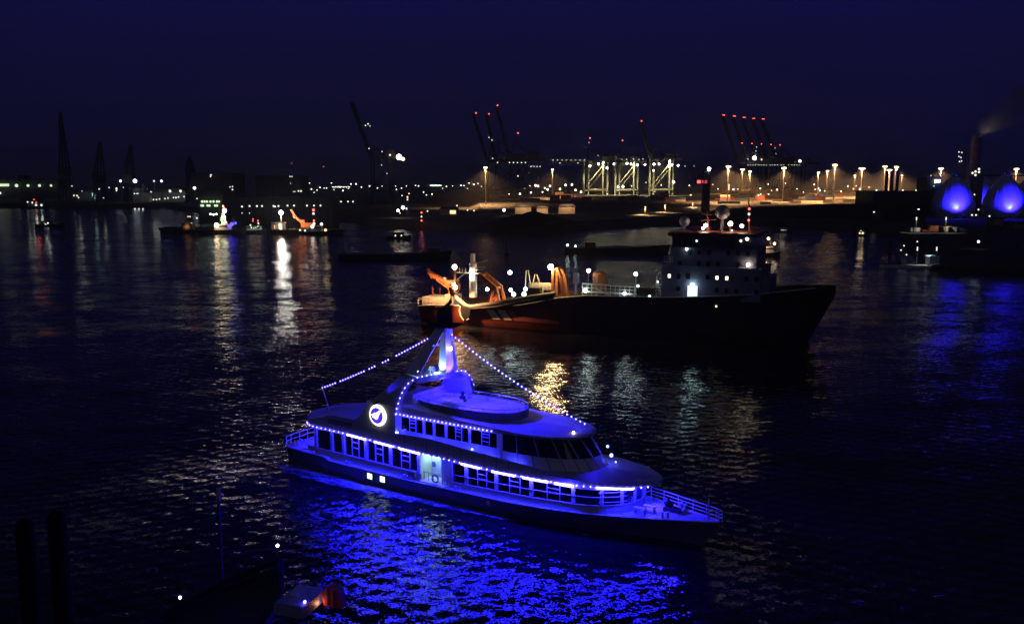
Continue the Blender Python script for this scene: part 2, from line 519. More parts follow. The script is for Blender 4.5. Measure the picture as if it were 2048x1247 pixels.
# warm wall lamps that show inside one window, tables inside
for k in range(5):
    for dx, dy in ((0.0, 0.0), (1.0, 1.2)):
        wl_ = MB(); x = 12.75 + dx + .12 * abs(2 - k) + .1 * k * (dx > 0)
        wl_.bar((x, -1.6 + dy, 2.95 + .27 * k), (x + .45, -1.6 + dy, 3.02 + .27 * k), .055); wl_.build('wall_lamp', glow('warm_bar', (1.0, .5, .2), 2.2), ship)
for x in range(8, 37, 3):
    if 18 < x < 24: continue
    for y in (-2.2, 2.2):
        tb = MB(); tb.box((x, y, sheer(x) + .8), (1.6, .9, .05)); tb.bar((x, y, sheer(x) + .06), (x, y, sheer(x) + .8), .1); tb.build('table', M_WOOD, ship)
# ---- side entrance
M_ENTR = mat('pale_entrance_wall', (0.7, 0.8, 0.74), 0.5, var=0.05)
e = MB(); e.box((20.15, -1.95, 3.1), (1.9, .08, 2.9)); e.build('entrance_back_wall', M_ENTR, ship)
e = MB(); e.box((21.15, -2.4, 3.1), (.08, .9, 2.9)); e.box((19.15, -2.7, 3.1), (.08, 1.8, 2.9)); e.build('entrance_side_wall', M_ENTR, ship)
e = MB(); e.box((21.98, -2.9, 3.62), (1.6, .08, 1.75)); e.build('entrance_blue_panel', M_WHITE, ship)
e = MB()
for k in range(5): e.box((21.98, -2.86 - .002 * k, 1.86 + .2 * k), (1.6, .1, .185))
e.build('entrance_locker', M_WHITE, ship)
e = MB(); e.box((20.0, -2.4, 4.32), (1.2, .3, .06)); e.build('ceiling_lamp', glow('entrance_lamp', (0.62, 1.0, 0.84), 30.0), ship)
e = MB(); e.box((19.55, -2.02, 2.9), (.38, .12, .5)); e.build('control_box', mat('box_blue', (.1, .1, .3)), ship)
e = MB(); e.bar((19.3, -2.02, 3.75), (20.8, -2.02, 3.9), .05); e.box((20.8, -2.03, 3.8), (.16, .1, .75)); e.build('wall_pipe', M_STEEL, ship)
e = MB(); e.box((20.9, -3.1, 1.70), (3.4, 1.9, .06)); e.build('entrance_floor', M_DECK, ship)
for k in range(6):
    e = MB(); x = 19.5 + .56 * k; e.bar((x, -3.5, 1.7), (x, -3.5, 2.55), .045); e.build('railing_post', M_STEEL, ship)
e = MB(); e.tube([(19.4, -3.5, 2.55), (22.5, -3.5, 2.55)], .025, 6); e.build('railing_bar', M_STEEL, ship)
e = MB(); e.box((18.3, -3.85, 2.15), (.9, .3, .55)); e.box((18.3, -3.85, 2.46), (1.0, .36, .08)); e.build('liferaft_box', M_GREYP, ship)
lb = MB(); pts = [(20.95 + .36 * math.cos(t), -3.62, 2.12 + .36 * math.sin(t)) for t in [2 * math.pi * k / 16 for k in range(17)]]
lb.tube(pts, .085, 8); tag(lb.build('lifebuoy', mat('dark_ring', (.12, .1, .16)), None, loc=YO, rz=YA, smooth=True), 'dark round lifebuoy hung on the railing by the open side entrance', 'lifebuoy')
for x in (9.6, 17.3, 23.6):
    bo = MB()
    for dx in (0, .45): bo.lathe([(.1, 0), (.09, .25), (.15, .27), (.15, .34)], (x + dx, -3.95, sheer(x)), 8)
    bo.box((x + .22, -3.95, sheer(x) + .03), (.8, .25, .06)); bo.build('mooring_bollard', M_WHITE, ship)

# ---- first floor slab and bulwark
def r1w(x):
    if x < 2.2: return 0.0
    if x < 5.2:
        t = (5.2 - x) / 3.0; return 4.06 * math.sqrt(max(0, 1 - t * t)) if t > 0 else 4.06
    if x < 33.5: return 4.08
    t = min(1.0, (x - 33.5) / 9.2); return 4.08 * math.sqrt(max(0, 1 - t ** 2.2))
RX = [2.2 + 3.0 * (1 - math.cos(R(a))) for a in range(0, 91, 9)] + [5.6 + i * .8 for i in range(35)] + [33.5 + 9.2 * math.sin(R(a)) for a in range(0, 91, 6)]
RX = sorted(RX)
ZF = [(2.2, 5.42), (10, 5.36), (19, 5.08), (28, 4.9), (34, 5.0), (38, 4.98), (42, 4.9)]
def zfl(x): return interp(x, ZF)
slab = MB()
slab.grid([[(x, -r1w(x), zled(x)), (x, -r1w(x), zfl(x)), (x, -r1w(x) * .5, zfl(x) + (.16 if x > 34 else .02)), (x, 0, zfl(x) + (.3 * min(1, max(0, (x - 31) / 3)) if x < 40 else .3 * (42 - x) / 2)),
            (x, r1w(x) * .5, zfl(x) + (.16 if x > 34 else .02)), (x, r1w(x), zfl(x)), (x, r1w(x), zled(x))] for x in RX])
slab.grid([[(x, -r1w(x), zled(x)), (x, r1w(x), zled(x))] for x in RX])
M_ROOF = mat('roof_paint', (0.5, 0.5, 0.54), 0.5, var=0.07, scale=0.9)
slab.build('upper_deck', M_ROOF, ship)
BUL = [(2.2, 5.72), (4.5, 5.75), (6.6, 6.25), (7.5, 6.62), (10.9, 6.6), (12.7, 6.1), (16.4, 6.05), (20.7, 6.12), (24, 5.9), (28.7, 5.58), (32.5, 5.36), (34.2, 5.12)]
bw = MB(); xs = [x for x in RX if x <= 34.3]
for s in (-1, 1):
    bw.grid([[(x, s * (r1w(x) + .02), zled(x) - .02), (x, s * (r1w(x) + .02), max(interp(x, BUL), zfl(x))), (x, s * max(0, r1w(x) - .1), max(interp(x, BUL), zfl(x))), (x, s * max(0, r1w(x) - .1), zfl(x) - .05)] for x in xs])
bw.build('bulwark', M_GREYP, ship)
# joints in the bulwark plating
for k in range(11):
    jt = MB(); x = 17.6 + k * 1.35; jt.box((x, -4.11, (zled(x) + interp(x, BUL)) / 2), (.03, .02, (interp(x, BUL) - zled(x)) * .94)); jt.build('plate_seam', M_BLACK, ship)
rl = MB(); rl.box((9.0, -4.09, 5.95), (3.4, .04, .55)); rl.build('louvre_panel', M_STEEL, ship)
cp = MB(); cp.tube([(x, -r1w(x) + .04, interp(x, BUL) + .03) for x in RX if 17 < x < 34], .035, 6); cp.build('bulwark_cap', M_WHITE, ship, smooth=True)

# ---- light tubes under the deck edge
def px_x(px):  # where along the deck edge a column of the scene lies
    return interp(px, [(622, 4.4), (700, 10.2), (838, 19.3), (900, 22.9), (1000, 28.8), (1130, 35.4), (1207, 39.0)])
for a, b in ((695, 733), (751, 787), (800, 839), (925, 960), (984, 1030), (1047, 1098), (1112, 1150)):
    xa, xb = px_x(a), px_x(b)
    tb = MB(); tb.bar((xa, -4.0, zled(xa) - .13), (xb, -4.0, zled(xb) - .13), .13, .2)
    tb.build('light_tube', G_STRIP, ship)
for a0, a1 in ((38.3, 40.1), (40.2, 41.2)):
    pts = [(a0 + (a1 - a0) * k / 4) for k in range(5)]
    tb = MB(); tb.tube([(x, -r1w(x) + .1, zled(x) - .12) for x in pts], .085, 6); tb.build('light_tube', G_STRIP, ship)
for x in (5.4, 7.2, 8.6):
    tb = MB(); tb.bar((x, -3.75, zled(x) - .08), (x + .5, -3.75, zled(x) - .08), .07); tb.build('light_tube', G_STRIP, ship)
tb = MB(); tb.bar((3.4, -1.5, 5.0), (3.4, 1.5, 5.0), .07); tb.build('light_tube', G_STRIP, ship)
tb = MB(); tb.bar((41.4, -.9, 4.62), (41.4, .9, 4.62), .06); tb.build('light_tube', G_STRIP, ship)
tb = MB(); tb.bar((40.0, 1.9, 4.55), (38.6, 2.9, 4.5), .06); tb.build('light_tube', G_STRIP, ship)

# ---- upper saloon and wheelhouse
def uw(x, z):        # half width, the wheelhouse front leans out downwards
    lean = (7.9 - z) * 0.8 if x > 28 else 0.0
    tip = 35.2 + lean * 1.05
    side = 3.42
    if x < 29.5: return side
    t = min(1.0, (x - 29.5) / (tip - 29.5)); return side * math.sqrt(max(0, 1 - t ** 2.3))
UX = [12.7 + i * .8 for i in range(21)] + [29.5]
UPOST = [16.5, 19.5, 20.75, 22.2, 24.95, 28.35]
ZUB = [(12.7, 6.3), (16.5, 6.3), (28.5, 6.28)]
uwall = {}
for s in (-1, 1):
    lo = MB(); hi = MB()
    for o in (0, .08):
        lo.grid([[(x, s * (3.42 - o), zfl(x)) for x in UX[:-1] + [28.4]], [(x, s * (3.42 - o), 6.28) for x in UX[:-1] + [28.4]]])
        hi.grid([[(x, s * (3.42 - o), 7.62) for x in UX[:-1] + [28.4]], [(x, s * (3.42 - o), 8.0) for x in UX[:-1] + [28.4]]])
    lo.build('upper_lower_wall', M_WHITE, ship); hi.build('upper_window_head', M_WHITE, ship)
    for i, x in enumerate(UPOST):
        pb = MB(); pb.box((x, s * 3.42, 6.95), (.62 if i == 5 else .26, .15, 1.4)); pb.build('window_post', M_WHITE, ship)
    for a, b in zip(UPOST, UPOST[1:]):
        gl = MB(); gl.box(((a + b) / 2, s * 3.38, 6.95), (b - a, .02, 1.34)); w = gl.build('window', M_GLASS, ship)
        if b - a > 2:
            mu = MB(); xa, xb = a + (b - a) * .4, a + (b - a) * .66
            for x in (xa, xb): mu.bar((x, s * 3.42, 6.28), (x, s * 3.42, 7.62), .06)
            for z in (6.7, 7.1, 7.4): mu.bar((xa, s * 3.42, z), (xb, s * 3.42, z), .05)
            mu.build('mullion', M_WHITE, w)
fl = MB(); fl.box((20.5, 0, 5.45), (15.6, 6.6, .04)); fl.build('upper_saloon_floor', M_INT, ship)
ub = MB(); ub.box((12.74, 0, 6.7), (.08, 6.8, 2.6)); ub.box((28.4, 0, 6.7), (.08, 6.6, 2.6)); ub.build('upper_bulkhead', M_WHITE, ship)
# white wall below the wheelhouse glass, in panels
def whx(z): return sorted([28.4, 29.2] + [29.5 + (35.2 + (7.9 - z) * .84 - 29.5) * math.sin(R(a)) for a in range(0, 91, 6)])
lw = MB()
for s in (-1, 1):
    A, B = whx(5.0), whx(6.15)
    lw.grid([[(x, s * uw(x, 5.0) * 1.0, zfl(x) - .02) for x in A], [(x, s * uw(x, 6.15), 6.15) for x in B]])
lw.build('wheelhouse_base', M_WHITE, ship)
sm = MB()
for s in (-1, 1):
    A, B = whx(5.0), whx(6.15)
    for k in (3, 5, 7, 9, 11, 13, 15):
        sm.bar((A[k], s * (uw(A[k], 5.0) + .012), zfl(A[k])), (B[k], s * (uw(B[k], 6.15) + .012), 6.15), .035)
sm.build('panel_seam', M_BLACK, ship)
for s in (-1, 1):
    A, B = whx(6.15), whx(7.9)
    for k in range(0, len(A) - 1, 3):
        e_ = min(k + 3, len(A) - 1)
        g = MB(); g.grid([[(A[j], s * uw(A[j], 6.15), 6.16) for j in range(k, e_ + 1)], [(B[j], s * uw(B[j], 7.9), 7.9) for j in range(k, e_ + 1)]])
        w = g.build('wheelhouse_window', M_GLASSD, ship)
        if k:
            b = MB(); b.bar((A[k], s * (uw(A[k], 6.15) + .02), 6.16), (B[k], s * (uw(B[k], 7.9) + .02), 7.9), .13, .1); b.build('glazing_bar', M_GREYP, w)
cn = MB(); cn.box((33.2, 0, 5.9), (1.0, 3.4, 1.1)); cn.box((33.0, 0, 6.5), (.5, 3.0, .3)); cn.build('helm_console', M_BLACK, ship)
for y in (-.9, .9):
    st = MB(); st.box((31.6, y, 6.1), (.6, .6, .15)); st.box((31.3, y, 6.6), (.14, .6, .9)); st.bar((31.6, y, 5.2), (31.6, y, 6.1), .14); st.build('helm_seat', M_BLACK, ship)

# ---- top roof
def r2w(x):
    if x < 29: return 3.9
    t = min(1.0, (x - 29) / 7.1); return 3.9 * math.sqrt(max(0, 1 - t ** 2.2))
TX = [14.0 + i for i in range(15)] + [29 + 7.1 * math.sin(R(a)) for a in range(0, 91, 6)]
ZT = [(14, 8.75), (16.5, 8.72), (20, 8.58), (25, 8.36), (30, 8.16), (36.2, 8.08)]
tr = MB()
tr.grid([[(x, -r2w(x), 7.94), (x, -r2w(x), interp(x, ZT)), (x, -r2w(x) * .55, interp(x, ZT) + .17 * min(1, r2w(x) / 2)), (x, 0, interp(x, ZT) + .25 * min(1, r2w(x) / 2)), (x, r2w(x) * .55, interp(x, ZT) + .17 * min(1, r2w(x) / 2)),
          (x, r2w(x), interp(x, ZT)), (x, r2w(x), 7.94)] for x in TX])
tr.grid([[(x, -r2w(x), 7.94), (x, r2w(x), 7.94)] for x in TX])
tr.build('top_roof', M_ROOF, ship)
fa = MB(); fa.grid([[(x, -r2w(x) - .02, 7.9), (x, -r2w(x) - .02, interp(x, ZT) + .04)] for x in TX if x <= 30]); fa.build('roof_fascia', M_GREYP, ship)
# sun deck: an oval coaming with panels inside and a rail
def oval(k, n, grow=0.0):
    t = 2 * math.pi * k / n
    cx, rx, ry = 22.7, 6.1 + grow, 2.95 + grow
    ct, st = math.cos(t), math.sin(t)
    return (cx + rx * math.copysign(abs(ct) ** .8, ct), ry * math.copysign(abs(st) ** .8, st))
N = 40; OV = [oval(k, N) for k in range(N)]; OI = [oval(k, N, -.1) for k in range(N)]
co = MB(); co.grid([[(x, y, 8.3) for x, y in OV], [(x, y, 9.2) for x, y in OV], [(x, y, 9.2) for x, y in OI], [(x, y, 8.5) for x, y in OI]], closed=True)
co.build('sun_deck_coaming', mat('shaded_coaming_paint', (.20, .2, .24), .45, var=.08), ship)  # the coaming's unlit look is put into this darker paint
fl = MB(); fl.prism(OI, 'z', 8.62, 8.66); fl.build('sun_deck_floor', M_ROOF, ship)
for k in range(4, N // 2 - 1, 2):
    a, b = oval(k, N, -.13), oval(k + 2, N, -.13); c_, d_ = oval(k, N, -.16), oval(k + 2, N, -.16)
    u = Vector((b[0] - a[0], b[1] - a[1])) * .02
    p = MB(); p.add([(a[0] + u.x, a[1] + u.y, 8.67), (b[0] - u.x, b[1] - u.y, 8.67), (b[0] - u.x, b[1] - u.y, 9.12), (a[0] + u.x, a[1] + u.y, 9.12),
                     (c_[0] + u.x, c_[1] + u.y, 8.67), (d_[0] - u.x, d_[1] - u.y, 8.67), (d_[0] - u.x, d_[1] - u.y, 9.12), (c_[0] + u.x, c_[1] + u.y, 9.12)],
                    [(0, 1, 2, 3), (4, 5, 6, 7), (3, 2, 6, 7), (0, 3, 7, 4), (1, 2, 6, 5)])
    p.build('coaming_panel', M_WHITE, ship)
rl = MB(); rl.tube([(x, y, 9.5) for x, y in [oval(k, N, -.05) for k in range(N + 1)] ], .025, 6)
for k in range(0, N, 3):
    x, y = oval(k, N, -.05); rl.bar((x, y, 9.2), (x, y, 9.5), .03)
rl.build('sun_deck_rail', M_STEEL, ship, smooth=True)
be = MB(); be.box((17.55, 0, 9.0), (.5, 5.0, .75)); be.box((17.35, 0, 9.5), (.22, 5.0, .45)); be.box((17.9, 0, 8.95), (.3, 4.6, .1)); be.build('bench', M_WHITE, ship)
pp = MB(); pp.ball((20.2, 1.9, 9.35), .22, 8, 6); pp.box((20.2, 1.9, 8.85), (.5, .4, .45)); pp.bar((20.2, 1.9, 9.0), (20.2, 1.9, 9.3), .2); pp.build('covered_searchlight', M_BLACK, ship)
pl = MB(); pl.bar((28.8, 0.6, 8.2), (28.8, 0.6, 9.6), .05); pl.build('roof_post', M_GREYP, ship)

# ---- arch with the round sign
M_ARCH = mat('arch_paint', (0.5, 0.52, 0.53), 0.42, var=0.06)
for s in (-1, 1):
    pan = MB()
    edge = [(10.9, 6.6), (11.5, 6.9), (12.1, 7.45), (12.55, 8.1), (12.9, 8.72)]
    pan.prism([(12.0, 6.02), (16.42, 5.95), (16.5, 7.9), (16.62, 8.7)] + edge[::-1], 'y', s * 4.11, s * 3.55)
    pan.build('arch_panel', M_ARCH, ship)
    led = MB(); led.prism([(12.75, 8.7), (16.75, 8.68), (16.75, 8.8), (12.75, 8.82)], 'y', s * 4.15, s * 3.5); led.build('arch_ledge', M_ARCH, ship)
up = MB()
L = [(13.2, 8.82, 4.05), (14.5, 9.85, 3.72), (15.6, 10.85, 3.4), (16.3, 11.5, 3.05), (16.8, 11.82, 2.7)]
Rr = [(16.62, 8.8, 4.05), (16.85, 9.7, 3.78), (17.05, 10.4, 3.5), (17.5, 11.1, 3.2), (18.2, 11.55, 2.8)]
up.grid([[(x, -y, z) for x, z, y in L], [(x, -y, z) for x, z, y in Rr]])
up.grid([[(x, -y, z) for x, z, y in Rr], [(x + .1, -y + .55, z - .1) for x, z, y in Rr]])
up.grid([[(x + .1, -y + .55, z - .12) for x, z, y in Rr], [(x, -y + .55, z - .12) for x, z, y in L]])
up.grid([[(x, -y + .55, z - .12) for x, z, y in L], [(x, -y, z) for x, z, y in L]])
up.build('arch_leg', M_ARCH, ship)
up = MB()
L2 = [(15.8, 8.8, 3.7), (16.3, 9.3, 3.6), (16.9, 10.1, 3.4), (17.25, 10.8, 3.1), (16.9, 11.7, 2.3)]
R2 = [(20.5, 8.8, 3.7), (20.5, 9.6, 3.6), (20.4, 10.4, 3.4), (20.15, 11.0, 3.2), (19.7, 11.45, 2.9)]
up.grid([[(x, y, z) for x, z, y in L2], [(x, y, z) for x, z, y in R2]])
up.grid([[(x, y, z) for x, z, y in R2], [(x - .1, y - .4, z - .05) for x, z, y in R2]])
up.grid([[(x - .1, y - .4, z - .05) for x, z, y in R2], [(x, y - .4, z - .05) for x, z, y in L2]])
up.grid([[(x, y - .4, z - .05) for x, z, y in L2], [(x, y, z) for x, z, y in L2]])
up.build('arch_leg', M_ARCH, ship)
tp = MB(); tp.grid([[(16.7, -2.9, 11.8), (16.7, -2.6, 11.3), (18.15, -2.7, 10.95), (18.25, -2.9, 11.55)], [(16.75, 0, 11.95), (16.75, 0, 11.3), (19.0, 0, 11.0), (19.1, 0, 11.62)], [(16.8, 2.9, 11.75), (16.8, 2.7, 11.2), (19.6, 2.7, 10.8), (19.7, 2.9, 11.4)]], closed=True)
tp.add([(16.7, -2.9, 11.8), (18.25, -2.9, 11.55), (19.1, 0, 11.62), (16.75, 0, 11.95)], [(0, 1, 2, 3)])
tp.build('arch_top', M_ARCH, ship)
# round sign: a white ring of light round a violet disc with a white bird
sg = thing('round_sign', 'round lit sign with a white bird shape on violet', 'sign', YO, YA)
C_ = (14.26, 7.55); RAD = 1.06
def disc(r, y0, y1, n=40): return MB().prism([(C_[0] + r * math.cos(2 * math.pi * k / n), C_[1] + r * math.sin(2 * math.pi * k / n)) for k in range(n)], 'y', y0, y1)
disc(RAD, -4.20, -4.12).build('halo_back', glow('sign_halo', (1.0, 1.0, .88), 3.0), sg)
disc(RAD - .1, -4.34, -4.28).build('sign_rim', mat('sign_rim_paint', (.8, .8, .74), .4), sg)
rg = MB(); n = 40
for k in range(n):
    a, b = 2 * math.pi * k / n, 2 * math.pi * (k + 1) / n
    q = [(C_[0] + r * math.cos(t), -4.345, C_[1] + r * math.sin(t)) for r, t in ((RAD - .1, a), (RAD - .1, b), (RAD - .26, b), (RAD - .26, a))]
    rg.add(q, [(0, 1, 2, 3)])
rg.build('light_ring', glow('sign_white', (1.0, .97, .95), 1.9), sg)
disc(RAD - .26, -4.35, -4.343).build('disc', glow('sign_violet', (.10, .03, .85), 0.95), sg)
bird = [(-.78, .12), (-.5, .1), (-.42, .3), (-.15, .32), (.1, .42), (.4, .66), (.68, .6), (.52, .3), (.34, .05), (.2, -.3), (0, -.46), (-.22, -.42), (-.4, -.3), (-.74, -.28), (-.6, -.12), (-.8, -.05)]
MB().prism([(C_[0] + a * .86, C_[1] + b * .9) for a, b in bird], 'y', -4.358, -4.352).build('bird_emblem', glow('sign_bird', (1, .95, .93), 1.5), sg)

# ---- mast
M_MAST = M_WHITE
ms = MB()
ms.grid([[(16.7, -2.75, 11.85), (18.2, -2.65, 11.62), (18.0, -2.3, 11.7), (16.6, -2.4, 11.9)], [(18.7, -.25, 16.3), (19.75, -.2, 16.25), (19.7, .1, 16.3), (18.7, .1, 16.3)]], closed=True)
ms.build('mast_leg', M_MAST, ship)
ms = MB(); ms.grid([[(18.3, 2.6, 11.4), (19.1, 2.6, 11.4), (19.0, 2.3, 11.4), (18.3, 2.3, 11.4)], [(19.5, .3, 16.3), (20.2, .3, 16.2), (20.1, 0, 16.3), (19.5, 0, 16.3)]], closed=True); ms.build('mast_leg', M_MAST, ship)
tk = MB(); tk.grid([[(19.1, -.55, 11.6), (20.1, -.55, 11.6), (20.3, .5, 11.6), (19.3, .5, 11.6)], [(19.2, -.25, 16.3), (19.75, -.25, 16.3), (19.85, .25, 16.3), (19.3, .25, 16.3)]], closed=True); tk.build('mast_trunk', M_WHITE, ship)
cb = MB(); cb.box((19.0, -.5, 14.6), (.25, 1.9, .1)); cb.box((19.3, .2, 14.4), (1.2, 1.0, .08)); cb.bar((19.6, .3, 15.1), (21.6, .9, 15.15), .08); cb.build('crosstree', M_MAST, ship)
rp = MB(); rp.box((19.5, 0, 16.42), (2.5, 1.6, .16)); rp.build('radar_platform', M_BLACK, ship)
rd = MB(); rd.lathe([(.72, 0), (.78, .25), (.78, 1.2), (.7, 1.4)], (19.5, 0, 16.5), 12); rd.build('radar_drum', M_BLACK, ship, smooth=False)
rd = MB(); rd.lathe([(.26, 0), (.26, .35)], (19.5, 0, 17.9), 10); rd.box((19.5, 0, 17.95), (.9, .4, .15)); rd.build('radar_cap', M_BLACK, ship)
rd = MB(); rd.bar((18.0, -1.0, 16.6), (21.0, 1.0, 16.6), .3, .2); rd.build('radar_scanner', M_BLACK, ship)
cm = MB()
for dx in (0, .35): cm.ball((18.6 + dx, -1.2, 12.35), .16, 8, 6); cm.bar((18.6 + dx, -1.2, 11.75), (18.6 + dx, -1.2, 12.3), .07)
cm.box((18.8, -1.2, 12.15), (.8, .3, .08)); cm.build('camera_pair', M_WHITE, ship)
ml = MB(); ml.ball((20.4, -.25, 14.25), .17, 8, 6); ml.build('masthead_lamp', glow('masthead', (1, .9, .85), 14.0), ship)
ml = MB(); ml.ball((18.0, -2.3, 12.05), .17, 8, 6); ml.build('arch_floodlight', glow('arch_flood', (.35, .55, 1), 16.0), ship)
ml = MB(); ml.box((19.0, -.75, 11.75), (.4, .2, .12)); ml.build('trunk_floodlight', glow('trunk_flood', (.55, .85, 1), 10.0), ship)
ml = MB(); ml.ball((34.85, -1.35, 8.35), .11, 8, 6); ml.build('roof_lamp', glow('pink_lamp', (1, .62, .75), 12.0), ship)
# ---- wheelhouse floods
M_FLOOD = glow('blue_white_flood', (.10, .13, 1.0), 13.0)
for p, r in (((36.4, 2.3, 6.4), .13), ((37.2, 1.5, 5.9), .17), ((37.85, 1.1, 5.5), .08), ((33.0, -3.0, 5.62), .1), ((20.3, -3.9, 5.92), .09), ((25.6, -3.95, 5.9), .12)):
    b = MB(); b.ball(p, r, 8, 6); b.build('floodlight', M_FLOOD, ship)
for x in (19.0, 21.6, 24.2, 26.6, 29.6):
    b = MB(); b.bar((x, -3.95, zfl(x) + .12), (x + 1.1, -3.95, zfl(x) + .12), .08); b.build('walkway_light', glow('walkway', (.03, .03, 1), 60.0), ship)
wd = MB(); wd.add([(16.0, -3.75, 6.1), (16.5, -3.75, 6.1), (16.45, -3.75, 7.75)], [(0, 1, 2)]); wd.prism([(15.9, 6.05), (16.46, 6.05), (16.42, 7.8), (16.36, 7.8)], 'y', -3.78, -3.7); wd.build('beam_wedge', M_WHITE, ship)  # white plate cut to the wedge of light above the uplight
b = MB(); b.box((16.55, -4.0, 6.12), (.25, .14, .08)); b.build('uplight', glow('uplight', (.06, .07, 1), 60.0), ship)

# ---- stern and bow fittings
tr_ = MB()
pts = [(.15, -3.35), (-.05, -2.5), (-.1, 0), (-.05, 2.5), (.15, 3.35)]
for z in (2.45, 2.95): tr_.tube([(x, y, z) for x, y in pts], .04, 6)
for x, y in [(p[0], p[1]) for p in pts] + [(-.08, -1.2), (-.08, 1.2)]: tr_.bar((x, y, 1.95), (x, y, 2.95), .05)
tr_.build('stern_rail', M_WHITE, ship, smooth=True)
for y in (-2.6, -2.2, 2.2, 2.6):
    b = MB(); b.lathe([(.13, 0), (.11, .45), (.18, .48), (.18, .58)], (1.2, y, 1.95), 8); b.build('mooring_bollard', M_WHITE, ship)
b = MB(); b.box((3.6, -2.6, 2.35), (1.6, .7, .08)); b.tube([(2.9, -3.1, 2.6), (4.6, -3.3, 2.6)], .04, 6); b.box((3.6, -2.6, 2.15), (1.4, .5, .35)); b.build('deck_locker', M_GREYP, ship)
for x in (5.1, 5.9):
    b = MB(); b.box((x, -3.5, 3.6), (.22, .2, 3.0)); b.build('stern_post', M_WHITE, ship)
st = MB()
for k in range(7): st.box((4.3 - .1 * k, 1.6, 2.1 + .42 * k), (.35, 1.2, .06))
st.build('stern_stair', M_WHITE, ship)
pr = MB()
path = [(40.6, 2.85), (42, 2.45), (43.6, 1.85), (45.2, 1.25), (46.6, .75), (47.6, .4), (48.25, 0), (48.0, -.25), (47.3, -.5)]
for dz in (.95, .62, .32):
    pr.tube([(x, y, sheer(x) + dz) for x, y in path], .035, 6)
for x, y in path: pr.bar((x, y, sheer(x)), (x, y, sheer(x) + .95), .045)
pr.build('bow_rail', M_WHITE, ship, smooth=True)
b = MB(); b.bar((47.05, 0, 2.4), (47.05, 0, 4.25), .09); b.build('jack_staff', M_GREYP, ship)
w = MB(); w.lathe([(.3, 0), (.3, .2), (.2, .3), (.2, .6), (.3, .7)], (43.6, .35, 2.35), 10); w.box((43.5, .35, 2.5), (1.0, .8, .35)); w.ball((43.2, .45, 3.0), .33, 8, 6); w.box((44.2, .1, 2.6), (.7, .5, .3)); w.build('anchor_windlass', M_BLACK, ship)
for x, y in ((44.0, 1.45), (44.45, 1.3), (43.6, -1.5), (44.0, -1.35)):
    b = MB(); b.lathe([(.13, 0), (.11, .4), (.19, .44), (.19, .52)], (x, y, 2.33), 8); b.build('mooring_bollard', M_WHITE, ship)
for x, y in ((41.5, -1.5), (42.0, -.6)):
    b = MB(); b.box((x, y, 2.75), (1.1, .5, .06))
    for dx in (-.45, .45): b.box((x + dx, y, 2.5), (.08, .4, .5))
    b.build('bow_bench', M_WHITE, ship)
b = MB()
for z in (2.4, 3.0, 3.6, 4.2): b.bar((40.9, .9, z + .3), (41.1, 1.7, z + .3), .05)
b.bar((40.9, .9, 2.3), (40.9, .9, 4.7), .07); b.bar((41.1, 1.7, 2.3), (41.1, 1.7, 4.7), .07); b.build('bow_ladder', M_WHITE, ship)

# ---- strings of blue bulbs
bulb_me = MB().ball((0, 0, 0), .068, 6, 4).mesh('bulb', G_BULB)
M_CABLE = mat('cable', (.03, .03, .05), .6)
def light_string(path, spacing, label, skip=(), cable=True):
    t = thing('light_string', label, 'light string', YO, YA, 'strings of blue bulbs on the passenger ship')
    path = [Vector(p) for p in path]
    if cable: MB().tube(path, .018, 4).build('cable', M_CABLE, t)
    acc, nxt, L_ = 0.0, 0.0, sum((b - a).length for a, b in zip(path, path[1:]))
    for a, b in zip(path, path[1:]):
        d = (b - a).length
        while nxt <= acc + d:
            f = nxt / L_
            if not any(u <= f <= v for u, v in skip):
                place(bulb_me, 'bulb', t, a + (b - a) * ((nxt - acc) / d))
            nxt += spacing
        acc += d
    return t
def sag(p, q, s, n=16):
    p, q = Vector(p), Vector(q)
    return [p + (q - p) * (k / n) - Vector((0, 0, s * 4 * (k / n) * (1 - k / n))) for k in range(n + 1)]
light_string(sag((2.46, 0, 8.04), (18.4, 0, 15.5), .35), .42, 'string of blue bulbs from the stern pole up to the mast', skip=((.13, .16), (.4, .425), (.5, .53), (.6, .66)))
light_string(sag((20.4, 0, 15.6), (35.6, 0, 8.75), .5), .48, 'string of blue bulbs from the mast down to the front roof edge')
light_string([(x, -r1w(x) - .09, zled(x) - .02) for x in RX if 3.2 < x < 42.65 and r1w(x) > .5 and not 19 < x < 20.8], .62, 'long row of blue bulbs along the main deck roof edge', cable=False)
light_string([(x, -3.98, 7.97) for x in (16.5, 20, 24, 28)], .47, 'row of blue bulbs above the upper deck windows', cable=False)
arch_path = [(16.62, -4.2, 8.0), (16.75, -4.1, 8.8), (16.95, -3.85, 9.7), (17.15, -3.58, 10.4), (17.6, -3.25, 11.12), (18.3, -2.85, 11.6), (19.15, 0, 11.7), (19.75, 2.85, 11.5), (20.1, 3.1, 11.1), (20.35, 3.4, 10.4), (20.45, 3.6, 9.7)]
light_string(arch_path, .55, 'row of blue bulbs round the front edge of the arch', cable=False)
sp = MB(); sp.tube([(3.54, 0, 5.4), (2.46, 0, 8.04)], .06, 6); sp.build('stern_pole', M_WHITE, ship)
